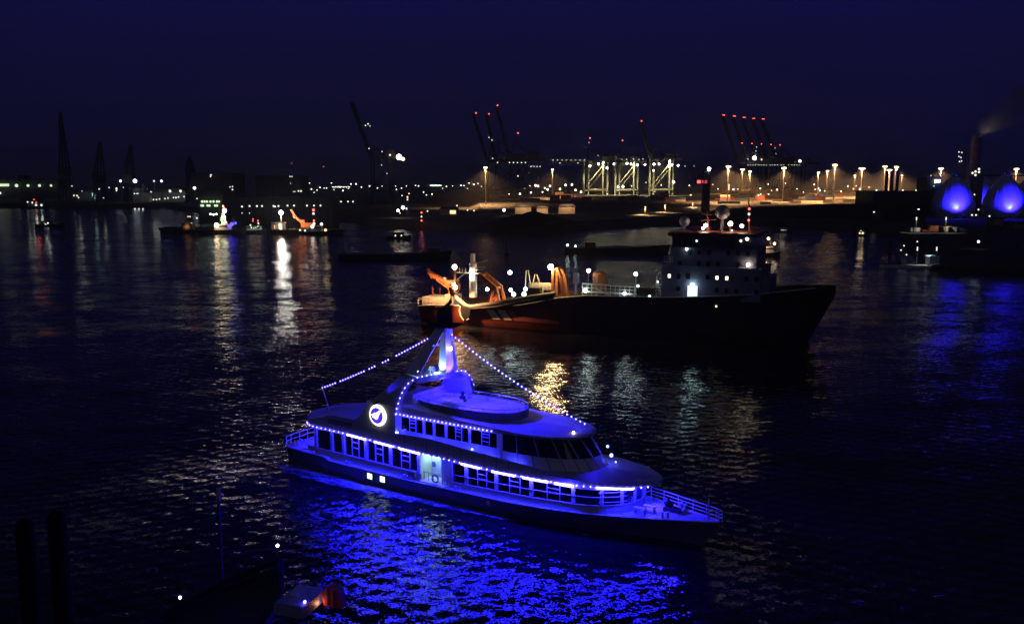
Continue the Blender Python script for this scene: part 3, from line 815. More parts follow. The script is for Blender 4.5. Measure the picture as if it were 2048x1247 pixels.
# ---- spots that wash the decks blue, several of them added fills
def wash(loc, tgt, w, ang=100, size=.15, col=BLUE):
    return lamp_light('deck_wash', 'SPOT', ship, loc, w, col, tgt, size, ang)
wash((19.6, -.9, 14.3), (30, -.3, 8.3), 26000, 80)
wash((19.6, .9, 14.3), (22, 1.5, 8.5), 11000, 100)
wash((12.6, 0, 9.5), (7.5, 0, 5.4), 1300, 110)
wash((41.2, .3, 4.3), (44.5, .3, 2.3), 2600, 130)
wash((4.2, -1.0, 4.6), (1.5, -1.2, 1.9), 1800, 140)
wash((21.2, 0, 11.9), (18.7, -1.0, 14.2), 4200, 90)  # added fill for the front edges of the mast legs
wash((19.6, -.6, 10.6), (17.5, -.4, 9.1), 900, 130)  # added fill aimed down at the bench
for xa in (16.9, 20.4, 24.0):
    tb = MB(); tb.bar((xa, -3.74, 7.88), (xa + 3.0, -3.74, 7.88), .05); tb.build('light_tube', G_STRIP, ship)  # hidden tubes added under the roof edge to brighten the upper wall
wash((19.5, -.9, 11.9), (19.7, 0, 14.5), 500, 90, .1, (.22, .4, 1.0))
wash((18.6, -2.2, 12.3), (19.3, 0, 12.2), 60, 120, .1, (.3, .6, 1.0))
wash((14.4, -4.75, 8.95), (18.3, -1.5, 14.2), 800, 34)  # added fill for the mast leg's outer face
MB().box((14.35, -4.5, 8.87), (.3, .7, .1)).build('ledge_fill_box', M_BLACK, ship)  # added box for the mast leg's fill spot
wash((35.9, 0, 7.86), (39.6, 0, 5.0), 900, 140)  # added fill that turns the front main roof blue
wash((22.6, -1.0, 9.6), (18.9, -.5, 11.5), 700, 70)  # added fill for the arch top
MB().box((35.85, 0, 7.9), (.3, .5, .1)).build('deck_floodlight', M_BLACK, ship); MB().box((22.65, -1.0, 9.5), (.2, .3, .2)).build('deck_floodlight', M_BLACK, ship)  # added boxes for the roof and arch fill spots
wash((19.2, -.4, 10.75), (18.8, 3.2, 9.9), 1700, 130)
wash((37.4, 1.5, 6.6), (35.8, 1.9, 5.9), 60, 120, .1, (.05, .06, 1.0))
# ------------------------------------------------------------------ the dredger behind the passenger ship
DO = (-18.35, 201.95, 0.0); DA = R(-23.2)
dr = thing('dredger', 'long red hulled dredger with suction pipe and tall superstructure at its dark bow', 'dredger', DO, DA)
M_RED = mat('red_hull_paint', (0.15, 0.028, 0.016), 0.45, var=0.25, scale=0.3)
M_ORANGE = mat('orange_paint', (0.5, 0.16, 0.05), 0.5, var=0.15)
M_CREAM = mat('cream_paint', (0.62, 0.58, 0.5), 0.5, var=0.1)
M_DULL = mat('dull_white_paint', (0.22, 0.23, 0.36), 0.5, var=0.12, scale=.3)
M_BROWN = mat('brown_red_paint', (0.14, 0.022, 0.018), 0.6)
G_SOD = glow('sodium_lamp', (1.0, .60, .26), 30.0, sampled=False)
G_SODS = glow('small_sodium', (1.0, .62, .30), 16.0)
G_CW = glow('cold_lamp', (.78, 1.0, .96), 26.0)
G_CWS = glow('cold_dot', (.8, 1.0, .95), 6.0, sampled=False)
G_RED = glow('red_lamp', (1.0, .10, .08), 5.0, sampled=False)
DS = [(0, 3.6), (4, 4.2), (20, 4.7), (25, 5.2), (34, 7.3), (40, 8.0), (56, 8.4), (72, 9.6), (87, 11.4)]
DB = [(0, 6.6), (3, 7.6), (8, 8.0), (66, 8.0), (74, 6.9), (80, 4.8), (84.5, 2.4), (87, .15)]
DW = [(0, 5.2), (5, 7.2), (10, 7.8), (62, 7.9), (70, 6.4), (77, 3.6), (82, .9), (87, .1)]
xs = [0, 1.5, 3, 5, 8] + [10 + 3 * i for i in range(24)] + [80.5, 82, 83.5, 85, 86.2, 87]
rows = []
for x in xs:
    b, w, s = interp(x, DB), interp(x, DW), interp(x, DS)
    rake = max(0, (x - 81.5) / 5.5)
    zb = -2 + rake * 11.5
    sec = [(.05, zb), (w * .85, max(zb, -1.5 + rake * 11)), (w, max(zb, .2 + rake * 8)), ((w + b) / 2, max(s * .5, zb)), (b, s)]
    sec = [(y, min(z, s)) for y, z in sec]
    rows.append([(x, -y, z) for y, z in sec[::-1]] + [(x, y, z) for y, z in sec])
h = MB(); h.grid(rows); h.f.append(tuple(range(len(rows[0])))); ho = h.build('hull', [M_RED, mat('unlit_hull_paint', (.035, .022, .022), .4, var=.25, scale=.3)], dr, smooth=True)
for pl_ in ho.data.polygons: pl_.material_index = 1 if pl_.center.x > 37 else 0  # hull beyond the stern lamps: its shade is put into a near-black paint
d = MB(); d.grid([[(x, -interp(x, DB) + .02, interp(x, DS) - .7), (x, interp(x, DB) - .02, interp(x, DS) - .7)] for x in xs]); d.build('main_deck', mat('deck_green', (.12, .13, .11), .7), dr)
for x0 in (17.3, 20.0):      # pale diagonal bands on the hull side
    s_ = MB(); s_.prism([(x0, 3.95), (x0 + 1.7, 3.95), (x0 + 3.4, 1.9), (x0 + 1.7, 1.9)], 'y', -8.04, -7.9); s_.build('hull_stripe', M_CREAM, dr)
s_ = MB(); s_.prism([(22.4, 3.9), (23.6, 3.9), (24.6, 2.9), (34, 2.3), (34, 1.7), (24.0, 1.9)], 'y', -8.04, -7.9); s_.build('hull_stripe', mat('orange_band', (.5, .14, .06), .5), dr)
w = MB(); w.tube([(x, -interp(x, DB) - .05, interp(x, DS)) for x in xs if x < 84], .12, 6); w.build('bulwark_rail', M_CREAM, dr)
# stern house, crane and mast
b = MB(); b.box((4.2, -3.5, 4.7), (6.6, 5.5, 1.9)); b.box((7.6, -4.2, 5.2), (2.2, 4.2, 2.4)); b.build('stern_house', M_CREAM, dr)
b = MB(); b.tube([(.2, -6.8, 4.1), (-.9, -5, 4.6), (-1.0, 0, 4.7), (-.9, 5, 4.6)], .14, 6)
for k in range(7): b.bar((.3 + k, -6.9, 4.2), (.3 + k, -6.9, 5.4), .07)
b.tube([(.3, -6.9, 5.4), (6.3, -6.9, 5.4)], .05, 6); b.build('stern_rail', M_CREAM, dr)
for x, y in ((1.2, -2), (1.9, -3), (2.6, -1)):
    b = MB(); b.bar((x, y, 5.6), (x, y, 8.0 - .3 * x), .1); b.bar((x - .3, y, 7), (x + .3, y, 7), .07); b.build('antenna_post', M_ORANGE, dr)
b = MB(); b.lathe([(1.3, 0), (1.2, 1.6), (1.5, 1.8), (1.5, 3.0)], (7.4, -3.5, 5.6), 12); b.box((7.0, -3.5, 8.6), (2.6, 2.0, 1.6)); b.build('crane_pedestal', M_ORANGE, dr)
b = MB()
for s in (-.45, .45):
    b.bar((7.2, -3.5 + s, 8.2), (1.2, -3.5 + s, 10.9), .35, .6); b.bar((6.4, -3.5 + s, 7.4), (2.4, -3.5 + s, 9.9), .25, .3)
for k in range(6): b.bar((6.6 - k, -3.95, 8.3 + .45 * k), (6.2 - k, -3.05, 8.5 + .45 * k), .14)
b.bar((1.3, -3.5, 10.8), (.9, -3.5, 11.7), .5); b.bar((1.4, -3.5, 10.4), (2.0, -3.5, 9.6), .4); b.build('crane_jib', M_ORANGE, dr)
b = MB(); b.bar((5.2, -3.6, 9.4), (6.6, -3.6, 8.9), .5, .4); b.box((5.3, -3.6, 9.7), (.5, .5, .4)); b.build('crane_winch', M_CREAM, dr)
b = MB(); b.bar((8.7, -5.5, 5.5), (8.7, -5.5, 12.2), .38); b.build('lamp_post', M_ORANGE, dr)
def ball(name, p, r, m, parent=dr): return MB().ball(p, r, 8, 6).build(name, m, parent, smooth=True)
ball('post_lamp', (8.7, -5.6, 12.5), .55, glow('post_lamp', (1, .68, .42), 18.0))
ball('stern_lamp', (9.2, -6.2, 8.1), .42, glow('warm_white', (1, .78, .50), 40.0, sampled=False)); ball('stern_lamp', (8.7, -6.2, 8.8), .34, MATS['warm_white'])
b = MB(); b.box((10.7, -4.8, 11.25), (3.6, .8, .14))
for x in (9.7, 10.4, 11.1): b.bar((x, -5.1, 11.3), (x, -5.1, 12.3), .11)
b.build('catwalk', M_CREAM, dr)
b = MB(); b.lathe([(.85, 0), (.8, 7.5), (.55, 7.7), (.5, 9.5)], (12.8, -4.8, 6.0), 14); b.build('white_column', M_WHITE, dr, smooth=True)
b = MB()
for z0, z1, L_ in ((13.3, 14.2, 3.0), (12.5, 12.7, 2.5), (11.9, 12.2, 2.2), (11.2, 11.4, 1.8)): b.bar((13.4, -5.2, z0), (13.4 + L_, -5.2, z1), .12)
b.build('lifting_arm', M_CREAM, dr)
b = MB(); b.box((12.8, -6.9, 12.9), (.5, .3, .3)); b.bar((12.8, -6.8, 12.9), (12.8, -5.4, 12.9), .1); b.build('column_floodlight', M_BLACK, dr)
lamp_light('column_light', 'SPOT', dr, (12.8, -6.75, 11.0), 900, (1, .82, .62), (12.8, -4.8, 11.0), .15, 115)
# gantry that carries the pipe
b = MB()
for y in (-7.2, -4.4):
    b.bar((20.4, y, 4.7), (19.3, y, 8.6), .6, .5); b.bar((17.9, y, 4.7), (18.8, y, 8.6), .45); b.bar((19.4, y, 8.3), (15.4, y, 11.2), .7, .9)
b.bar((15.6, -7.2, 11.0), (15.6, -4.4, 11.0), .5); b.bar((19.2, -7.2, 8.5), (19.2, -4.4, 8.5), .5); b.bar((17.6, -7.2, 5.0), (20.0, -7.2, 7.4), .35)
b.build('pipe_gantry', M_ORANGE, dr)
b = MB(); b.tube([(9.4, -8.4, 7.4), (10.6, -8.6, 6.2), (13.0, -8.9, 4.6), (14.2, -8.9, 4.4), (20.0, -8.9, 5.5), (27, -8.8, 7.0), (33.5, -8.8, 8.2)], .48, 10); b.build('suction_pipe', mat('pipe_paint', (.22, .2, .17), .5), dr, smooth=True)
b = MB(); b.tube([(9.0, -8.3, 8.3), (9.4, -8.5, 7.2), (9.2, -8.6, 5.2), (7.8, -8.6, 4.0), (5.5, -8.4, 3.7)], .42, 10); b.tube([(13.4, -9.0, 4.0), (20, -9.1, 4.7), (33, -9.0, 7.4)], .3, 8); b.build('hose', M_BLACK, dr, smooth=True)
b = MB(); b.prism([(12.0, 4.3), (13.2, 4.6), (14.4, 4.0), (14.2, 2.6), (13.2, 1.5), (12.3, 2.4)], 'y', -9.6, -8.4); b.build('drag_head', M_BLACK, dr)
b = MB(); b.tube([(11.9, -9.3, 4.6), (11.7, -9.4, 3.6), (12.1, -9.6, 2.4), (12.8, -9.6, 1.5)], .16, 6); b.tube([(14.0, -9.6, 2.0), (13.6, -9.6, 1.6)], .16, 6); b.build('drag_head_visor', M_CREAM, dr)
for x, y, z, r in ((14.9, -2, 7.5, .38), (16.6, -2, 7.6, .36), (18.6, 2, 11.0, .45)): ball('deck_floodlight', (x, y, z), r, G_CW)
# hopper deck: winches, rails, frames
for x, y, z, r in ((21.8, -5, 8.0, .36), (22.5, -5, 7.1, .42), (25.4, -5.5, 8.4, .4), (25.1, -5.5, 7.3, .44)): ball('deck_floodlight', (x, y, z), r, glow('greenish_lamp', (.85, 1, .9), 24.0))
b = MB(); b.box((29.3, -4.6, 8.4), (5.2, 2.6, 2.6)); b.build('winch_house', M_CREAM, dr)
b = MB()
for k in range(5): b.box((29.3, -6.2, 7.4 + .6 * k), (5.6, .06, .1))
for k in range(8): b.bar((26.5 + .8 * k, -6.2, 7.0), (26.5 + .8 * k, -6.2, 9.9), .1)
b.build('winch_railing', M_WHITE, dr)
b = MB()
for s in (-1, 1): b.bar((25.6 + s * .9, -4, 7), (25.2 + s * .2, -4, 12.3), .16); b.bar((27.4 + s * 1.2, -4, 8), (27.2 + s * .2, -4, 11.5), .16)
b.build('lifting_frame', M_CREAM, dr)
b = MB(); b.box((28.2, -6.8, 7.7), (2.6, 1.4, 2.4)); b.lathe([(.9, 0), (.9, 2.4)], (31.2, -7.4, 6.3), 10); b.build('deck_winch', M_BLACK, dr)
b = MB()
for y in (-7, -4.5):
    b.bar((32.2, y, 7), (32.2, y, 13.0), .5); b.bar((34.6, y, 7.2), (33.9, y, 11.5), .8, .6); b.bar((33.9, y, 11.4), (33.0, y, 13.2), .45)
b.bar((32.2, -7, 12.8), (32.2, -4.5, 12.8), .4); b.bar((33, -7, 13.1), (33, -4.5, 13.1), .4); b.build('gantry', M_ORANGE, dr)
ball('gantry_lamp', (31.9, -7.6, 13.5), .55, glow('gantry_lamp', (1, .66, .28), 420.0))
b = MB(); b.box((36.2, -4, 11.0), (1.0, 1.0, 2.2)); b.bar((36.2, -4, 7.5), (36.2, -4, 10), .4); b.build('vent_cowl', M_DULL, dr)
ball('deck_floodlight', (38.6, -3, 12.6), .38, G_CW)
b = MB(); b.bar((38.6, -3, 7.4), (38.6, -3, 12.4), .14); b.build('lamp_post', M_STEEL, dr)
b = MB(); b.lathe([(1.5, 0), (1.5, 3.6), (1.2, 3.9)], (40.4, -1, 8.2), 12); b.build('orange_tank', M_ORANGE, dr)
rb = MB()
for z in (8.7, 9.4, 10.1): rb.bar((38.4, -6.4, z), (49.6, -6.4, z - .1), .09)
for k in range(12): rb.bar((38.4 + k, -6.4, 7.6), (38.4 + k, -6.4, 10.2), .08)
rb.bar((38.4, -6.4, 10.3), (44, -6.4, 10.2), .35, .12); rb.bar((41.5, -6.4, 9.2), (44.5, -6.4, 8.0), .5, .14); rb.bar((40.9, -6.4, 10), (40.9, -6.4, 11.9), .16); rb.bar((48.6, -6.4, 10), (49, -6.4, 10.0), .2); rb.box((44.2, -6.0, 8.5), (11, 1.2, .12))
rb.build('deck_railing', M_WHITE, dr)
b = MB(); b.bar((49.0, -4, 7.6), (49.0, -4, 12.2), .2); b.build('lamp_post', M_STEEL, dr)
for p, r, m in (((49, -4.2, 12.4), .36, 'cold_lamp'), ((39.2, -7.0, 8.9), .34, 'cold_lamp'), ((47.6, -7.2, 8.7), .32, 'cold_lamp'), ((50.0, -6, 10.2), .25, 'cold_dot'), ((52.8, -7.5, 8.4), .25, 'cold_dot')): ball('deck_floodlight', p, r, MATS[m])
b = MB()
for k in range(6): b.box((42 + k * 1.2, -5, 8.1), (.7, .9, 1.2))
b.build('deck_machinery', M_DULL, dr)
# superstructure
T = lambda nm, c, s, m: MB().box(c, s).build(nm, m, dr)
T('accommodation', (64.5, 0, 11.4), (19, 14.4, 6.4), M_DULL)
T('accommodation_tier', (64.8, 0, 16.45), (16.4, 13.2, 3.7), M_DULL)
T('fore_step', (74.6, 0, 10.6), (1.6, 11, 4.0), M_DULL)
T('bridge', (64.6, 0, 19.35), (15.0, 15.6, 2.1), mat('bridge_dark', (.05, .05, .07), .3))
T('bridge_roof', (64.6, 0, 20.75), (16.6, 16.4, .7), M_BROWN)
for k in range(11):
    T('bridge_window', (58.2 + 1.28 * k, -7.83, 19.4), (1.05, .05, 1.0), M_BLACK)
lit = {(1, 0): 1, (5, 1): 1, (9, 1): 1, (3, 1): 0}
G_CAB = glow('cabin_light', (1, .82, .55), 3.0, sampled=False)
for row, z in enumerate((10.2, 12.6, 15.2, 17.3)):
    for k in range(10):
        if row == 0 and 2 <= k <= 4: continue
        if (k * 7 + row * 3) % 4 == 0: continue
        x = 56.6 + 1.85 * k
        if row > 1 and not 57.2 < x < 72.4: continue
        y = -7.23 if row < 2 else -6.63
        f = MB(); f.box((x, y, z), (.72, .08, .9)); w_ = f.build('cabin_window', M_BLACK, dr)
        g_ = MB(); g_.box((x, y - .045, z), (.54, .02, .7)); g_.build('pane', G_CAB if (row, k) in ((1, 0), (1, 5), (1, 6), (2, 8)) else M_BLACK, w_)
b = MB(); b.box((61.2, -7.25, 9.7), (1.9, .06, 2.3)); b.build('lit_doorway', glow('doorway', (.62, .95, 1), 1.6), dr)
ball('doorway_lamp', (61.2, -7.7, 11.0), .3, glow('door_lamp', (.7, .98, 1), 26.0))
b = MB()
for k in range(9): b.box((55.0 - .12 * k, -6.5, 8.4 + .32 * k), (.5, 1.2, .08))
for x in (54.0, 55.5):
    b.bar((x, -7.1, 8), (x, -7.1, 12.4), .08)
for z in (9, 9.6, 10.2, 10.8): b.bar((53.8, -7.1, z), (55.6, -7.1, z), .08)
b.tube([(54.0, -7.1, 11.2), (54.4, -7.1, 13.1), (55.3, -7.1, 13.2)], .06, 6); b.build('stair', M_WHITE, dr)
ball('stair_lamp', (54.4, -7.6, 11.4), .16, G_CWS)
b = MB(); b.box((56.3, -6.9, 15.3), (1.8, .8, .1))
for k in range(4): b.bar((55.5 + .55 * k, -7.3, 15.3), (55.5 + .55 * k, -7.3, 16.4), .06)
b.bar((55.5, -7.3, 16.4), (57.2, -7.3, 16.4), .07); b.build('balcony', M_WHITE, dr)
b = MB(); b.ball((57.7, 0, 23.0), 1.1, 14, 8); b.bar((57.7, 0, 21), (57.7, 0, 22.2), .4); b.build('radome', M_DULL, dr, smooth=True)
b = MB(); b.ball((65.2, 0, 24.9), 1.45, 14, 8); b.bar((65.2, 0, 21), (65.2, 0, 23.6), .5); b.build('radome', M_DULL, dr, smooth=True)
b = MB(); b.bar((70.4, 0, 21), (70.4, 0, 26.4), .22); b.bar((62.6, 0, 21), (62.2, 0, 25), .3); b.bar((66.8, 0, 21), (66.8, 0, 23), .25); b.bar((61, 0, 23.2), (64, 0, 23.4), .16); b.box((62.4, 0, 24.4), (2.6, .3, .22)); b.bar((62, 0, 21.2), (71, 0, 21.2), .2); b.build('signal_mast', M_BROWN, dr)
for p, r, m in (((62.2, -1.2, 22.3), .34, 'warm_white'), ((61.7, -1.2, 21.7), .26, 'warm_white'), ((67.0, -1.0, 22.7), .45, 'sodium_lamp'), ((69.2, -1, 22.3), .34, 'warm_white'),
                ((70.4, -.4, 25.6), .22, 'red_lamp'), ((70.4, -.4, 24.6), .24, 'white_dot'), ((70.4, -.4, 23.4), .22, 'red_lamp'), ((67.4, -1.5, 21.4), .22, 'white_dot'),
                ((61.9, -8.0, 19.6), .22, 'white_dot'), ((70.2, -8.0, 19.8), .26, 'white_dot'), ((71.3, -7.8, 20.2), .26, 'warm_white'), ((59.8, -7.0, 17.9), .26, 'cold_dot'), ((71.6, -7, 15.3), .22, 'warm_white'), ((58.2, -8, 20.6), .14, 'white_dot')):
    ball('lamp', p, r, MATS[m])
for k in range(3):
    b = MB(); b.box((64.8 + 1.2 * k, -8.03, 7.2), (.3, .06, .3)); b.build('porthole', G_CAB if k == 1 else M_BLACK, dr)
lamp_light('hull_lamp', 'SPOT', dr, (11.0, -12.0, 9.0), 22000, (1, .46, .18), (15, -8, 2.5), .3, 90)
lamp_light('stern_light', 'SPOT', dr, (6.0, -9.5, 9.8), 6500, (1, .5, .2), (4, -4, 5.0), .3, 120)
b = MB(); b.bar((11.0, -5.2, 11.2), (11.0, -11.8, 9.3), .12); b.box((11.0, -12.0, 9.25), (.5, .4, .3)); b.build('outrigger_floodlight', M_STEEL, dr)
b = MB(); b.bar((6.2, -4, 9.4), (6.0, -9.3, 10.0), .12); b.box((6, -9.5, 10.05), (.5, .4, .3)); b.build('outrigger_floodlight', M_STEEL, dr)
# the low wave pushed along by the dredger
wv = MB(); rows = []
for k in range(30):
    x = -14 + k * 2.0; y = -9.0 - .18 * k * .4 - (1.5 if k < 6 else 0)
    rows.append([(x, y + 1.2, -.02), (x, y + .5, .26 + .06 * math.sin(k)), (x, y - .4, .2), (x, y - 1.6, -.02)])
wv.grid(rows); wv_o = wv.build('wake_wave', M_WATER, None, DO, DA, smooth=True); struct(wv_o, 'stuff')
# ------------------------------------------------------------------ helpers for things seen from afar
def rel(parent, px, py, dist):
    return at(px, py, dist) - Vector(parent.location)
def lampdot(parent, px, py, dist, r, m, name='lamp', sz=1.0):
    return MB().ball(rel(parent, px, py, dist), r, 8, 5, sz).build(name, m, parent, smooth=True)
M_DARKB = mat('dark_cladding', (0.06, 0.06, 0.065), 0.7, var=0.25, scale=0.1)
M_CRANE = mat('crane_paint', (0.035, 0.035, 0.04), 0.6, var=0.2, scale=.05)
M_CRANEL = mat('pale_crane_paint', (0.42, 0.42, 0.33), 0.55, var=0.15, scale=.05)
G_YARD = glow('yard_lamp', (1.0, .60, .25), 12.0, sampled=False)
G_YARDS = glow('yard_dot', (1.0, .70, .38), 2.0, sampled=False)
G_COOL = glow('cool_flood', (.8, .95, 1.0), 6.0)
G_GREEN = glow('green_white', (.72, 1.0, .62), 1.3, sampled=False)
G_PALE = glow('pale_dot', (.95, .95, .82), 1.4, sampled=False)
G_CRLAMP = glow('crane_floodlight', (1.0, .93, .62), 25.0, sampled=False)

# ---- container cranes -------------------------------------------------
def yard_z(d): return interp(d, [(880, 6.0), (1000, 10), (1200, 14), (1600, 17.5), (3000, 20)])
rows = []
for d in (880, 950, 1000, 1080, 1200, 1350, 1600, 2100, 3000):
    rows.append([(at(px, 400, d).x, d, yard_z(d) - (7 if px in (930, 1880) else 0)) for px in (930, 960, 1060, 1160, 1260, 1360, 1460, 1560, 1660, 1760, 1860, 1880)])
yb_ = MB(); yb_.grid(rows); struct(yb_.build('yard_ground', M_YARD))

def yawmb(b, yaw, cx, cy_):
    c, s = math.cos(R(yaw)), math.sin(R(yaw))
    b.v = [(cx + (x - cx) * c - (y - cy_) * s, cy_ + (x - cx) * s + (y - cy_) * c, z) for x, y, z in b.v]
    return b
def container_crane(px, dist, label, boom_up=True, paint=M_CRANE, legs=None, tip=None, hinge_py=322, width=62, flip=False, lamps=(), red=(), group='container cranes on the far quay', cat='crane', gauge=None, legpaint=None, yaw=0):
    base = at(px, 400, dist); base.z = LAND_Z
    k = dist / F_PX                     # metres for one unit of the sketch
    t = thing('container_crane', label, cat, base, 0, group)
    lp = legpaint or paint
    gz = CAM_H + (HORIZON - hinge_py) * k - LAND_Z       # girder height above the quay
    g = (gauge or width) * k
    dep = 22.0
    for x in (0, g):
        for y in (0, dep):
            b = MB(); b.bar((x, y, 0), (x, y, gz), 2.0, 2.2); yawmb(b, yaw, g / 2, dep / 2).build('leg', lp, t)
    b = MB()
    for x in (0, g): b.bar((x, 0, gz * .28), (x, dep, gz * .28), 1.8)
    for y in (0, dep): b.bar((0, y, gz * .3), (g, y, gz * .3), 2.0, 2.4)
    for y in (0, dep): b.bar((0, y, gz * .32), (g, y, gz * .9), .9)
    for y in (0, dep): b.bar((0, y, 1.2), (g, y, 1.2), 1.5, 1.2)
    yawmb(b, yaw, g / 2, dep / 2).build('portal_brace', lp, t)
    b = MB()
    L_ = width * k * 1.25
    for y in (dep * .35, dep * .65): b.bar((-2, y, gz), (L_, y, gz), 1.6, 3.2)
    for i in range(9): b.bar((i * L_ / 8, dep * .35, gz - .8), (i * L_ / 8, dep * .65, gz - .8), .7)
    yawmb(b, yaw, g / 2, dep / 2).build('girder', paint, t)
    if tip:
        tp = Vector((at(tip[0], tip[1], dist).x - base.x, dep / 2, at(tip[0], tip[1], dist).z - LAND_Z))
        b = MB(); hg = Vector((-1, dep / 2, gz))
        n = 9
        for y in (-3, 3):
            o = Vector((0, y, 0)); b.bar(hg + o, tp + o, 2.4, 4.6)
        for i in range(n + 1):
            p = hg + (tp - hg) * i / n; b.bar(p + Vector((0, -3, 0)), p + Vector((0, 3, 0)), .9)
        b.build('boom', paint, t)
    apex = Vector((g * .12, dep / 2, gz + g * .62))
    b = MB()
    for y in (0, dep): b.bar((0, y, gz), apex, 1.3); b.bar((g * .75, y, gz), apex, .8)
    b.bar(apex, (L_ * .95, dep / 2, gz + 1), .5)
    if tip: b.bar(apex, hg + (tp - hg) * .55, .45)
    b.build('apex_frame', paint, t)
    b = MB(); b.box((L_ * .62, dep / 2, gz + 4.5), (L_ * .34, 10, 7)); b.prism([(L_ * .45, gz + 8), (L_ * .79, gz + 8), (L_ * .76, gz + 10), (L_ * .48, gz + 10)], 'y', 6.5, dep - 6.5); yawmb(b, yaw, g / 2, dep / 2).build('machinery_house', paint, t)
    b = MB(); b.box((g * .35, dep / 2, gz - 4), (5, 5, 4)); b.build('driver_cab', paint, t)
    for x, y, r, m in lamps: lampdot(t, x, y, dist - 6, r, m, 'lamp')
    if legpaint:
        for x, y, e in ((g * .2, -9, 1), (g * .8, -9, 1), (g * .5, dep / 2, .5)):
            lamp_light('leg_light', 'SPOT', t, (x, y, gz + 1), 330000 * e, (1, .80, .40), (x, y + 4, 0), 1.0, 85, .7)
    for x, y in red: lampdot(t, x, y, dist - 3, 1.0, G_RED, 'warning_light')
    return t
D0 = 1150
container_crane(744, D0, 'dark container crane standing alone with its boom raised high and a glaring lamp', tip=(700, 203), hinge_py=316, width=46, gauge=36,
    lamps=[(731, 251, .9, G_GREEN), (736, 248, 1.0, G_GREEN), (740, 252, .7, G_GREEN), (738, 297, .8, G_PALE), (764, 303, .7, G_PALE), (780, 310, 1.3, G_PALE), (798, 314, 3.6, glow('crane_glare', (1, .78, .55), 10)), (806, 318, 2.4, glow('crane_glare2', (1, .6, .4), 4)), (763, 330, .6, G_PALE), (774, 347, .6, G_PALE)])
D1 = 1350
container_crane(976, D1, 'dark container crane, raised boom lowest of three side by side', tip=(945, 226), hinge_py=323, width=60, red=[(952, 226)], lamps=[(985, 317, .9, G_PALE), (995, 325, .9, G_PALE)])
container_crane(992, D1 + 60, 'dark container crane, raised boom between two others', tip=(973, 229), hinge_py=321, width=60, red=[(978, 228)], lamps=[(978, 275, .9, G_PALE), (984, 280, .9, G_PALE)])
container_crane(1021, D1 - 40, 'dark container crane, raised boom tallest of three side by side', tip=(992, 211), hinge_py=319, width=58, red=[(995, 211), (1036, 266)],
    lamps=[(1019 + 8 * i, 325, .9, G_PALE) for i in range(5)] + [(1062 + 6 * i, 333, .8, G_PALE) for i in range(4)] + [(1036, 352, 1.0, G_YARDS)])
D2 = 1400
row_l = [(1106 + 9 * i, 320, .8, G_PALE) for i in range(8)] + [(1120, 326, .9, G_PALE), (1156, 326, .9, G_PALE)]
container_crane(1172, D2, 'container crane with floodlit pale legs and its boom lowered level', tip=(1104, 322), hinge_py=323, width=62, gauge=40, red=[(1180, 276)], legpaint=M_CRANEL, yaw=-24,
    lamps=row_l + [(1180, 332, 1.5, G_CRLAMP), (1197, 328, 1.5, G_CRLAMP), (1214, 336, 1.5, G_CRLAMP), (1178, 285, .7, G_PALE), (1196, 311, .7, G_PALE), (1178, 366, .9, G_PALE), (1190, 378, .9, G_YARDS)])
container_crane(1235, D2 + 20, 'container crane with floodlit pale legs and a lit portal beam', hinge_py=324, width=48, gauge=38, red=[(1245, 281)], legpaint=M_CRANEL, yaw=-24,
    lamps=[(1228, 328, 1.4, G_CRLAMP), (1254, 327, 1.5, G_CRLAMP), (1262, 328, 1.3, G_CRLAMP), (1275, 330, 1.4, G_CRLAMP), (1221, 316, .8, G_PALE), (1232, 319, .8, G_PALE), (1244, 319, .8, G_PALE), (1253, 319, .8, G_PALE), (1267, 318, .8, G_PALE), (1278, 319, .8, G_PALE), (1286, 318, .8, G_PALE), (1246, 373, 1.8, glow('pale_flood', (1, .9, .7), 10)), (1236, 374, 1.4, MATS['pale_flood']), (1290, 329, 1.3, G_CRLAMP)])
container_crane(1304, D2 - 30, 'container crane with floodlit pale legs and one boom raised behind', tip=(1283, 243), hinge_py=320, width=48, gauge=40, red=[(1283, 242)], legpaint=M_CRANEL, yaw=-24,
    lamps=[(1308, 328, 1.5, G_CRLAMP), (1318, 328, 1.3, G_CRLAMP), (1344, 330, 1.5, G_CRLAMP), (1356, 331, 1.4, G_CRLAMP), (1307, 341, 1.1, G_CRLAMP), (1337, 333, 1.1, G_CRLAMP), (1370, 332, .7, G_PALE), (1388, 332, .6, G_PALE), (1347, 364, 2.0, glow('orange_glare', (1, .7, .4), 14)), (1292, 365, .9, G_PALE), (1310, 383, .9, G_YARDS)])
D3 = 1700
for i, (tx, ty, rx, ry) in enumerate(((1447, 230, 1484, 286), (1468, 232, 1504, 287), (1488, 235, 1523, 288), (1507, 237, 1542, 289), (1526, 238, 1560, 290))):
    nth = ('leftmost', 'second from the left', 'middle one', 'second from the right', 'rightmost')[i]
    lam = [(1496 + 22 * i + 5 * j, 330, .8, G_PALE) for j in range(4)]
    if i == 0: lam += [(1509, 316, 4.0, glow('machinery_glare', (1, .93, .9), 9)), (1523, 319, 1.6, G_YARDS), (1496, 318, 1.0, G_PALE), (1513, 294, .9, G_PALE), (1512, 302, .9, G_PALE), (1511, 309, .9, G_PALE)]
    if i == 4: lam += [(1600, 322, 2.4, MATS['machinery_glare']), (1580, 320, 1.4, G_YARDS), (1590, 324, .8, G_PALE), (1550, 296, .8, G_PALE), (1552, 307, .8, G_PALE)]
    container_crane(tx + 31, D3 + 12 * i, 'dark crane with raised boom, %s of the row of five' % nth, tip=(tx, ty), hinge_py=327, width=62, gauge=50, red=[(tx - 1, ty), (tx + 2, ty), (rx, ry)], lamps=lam, group='five raised cranes')

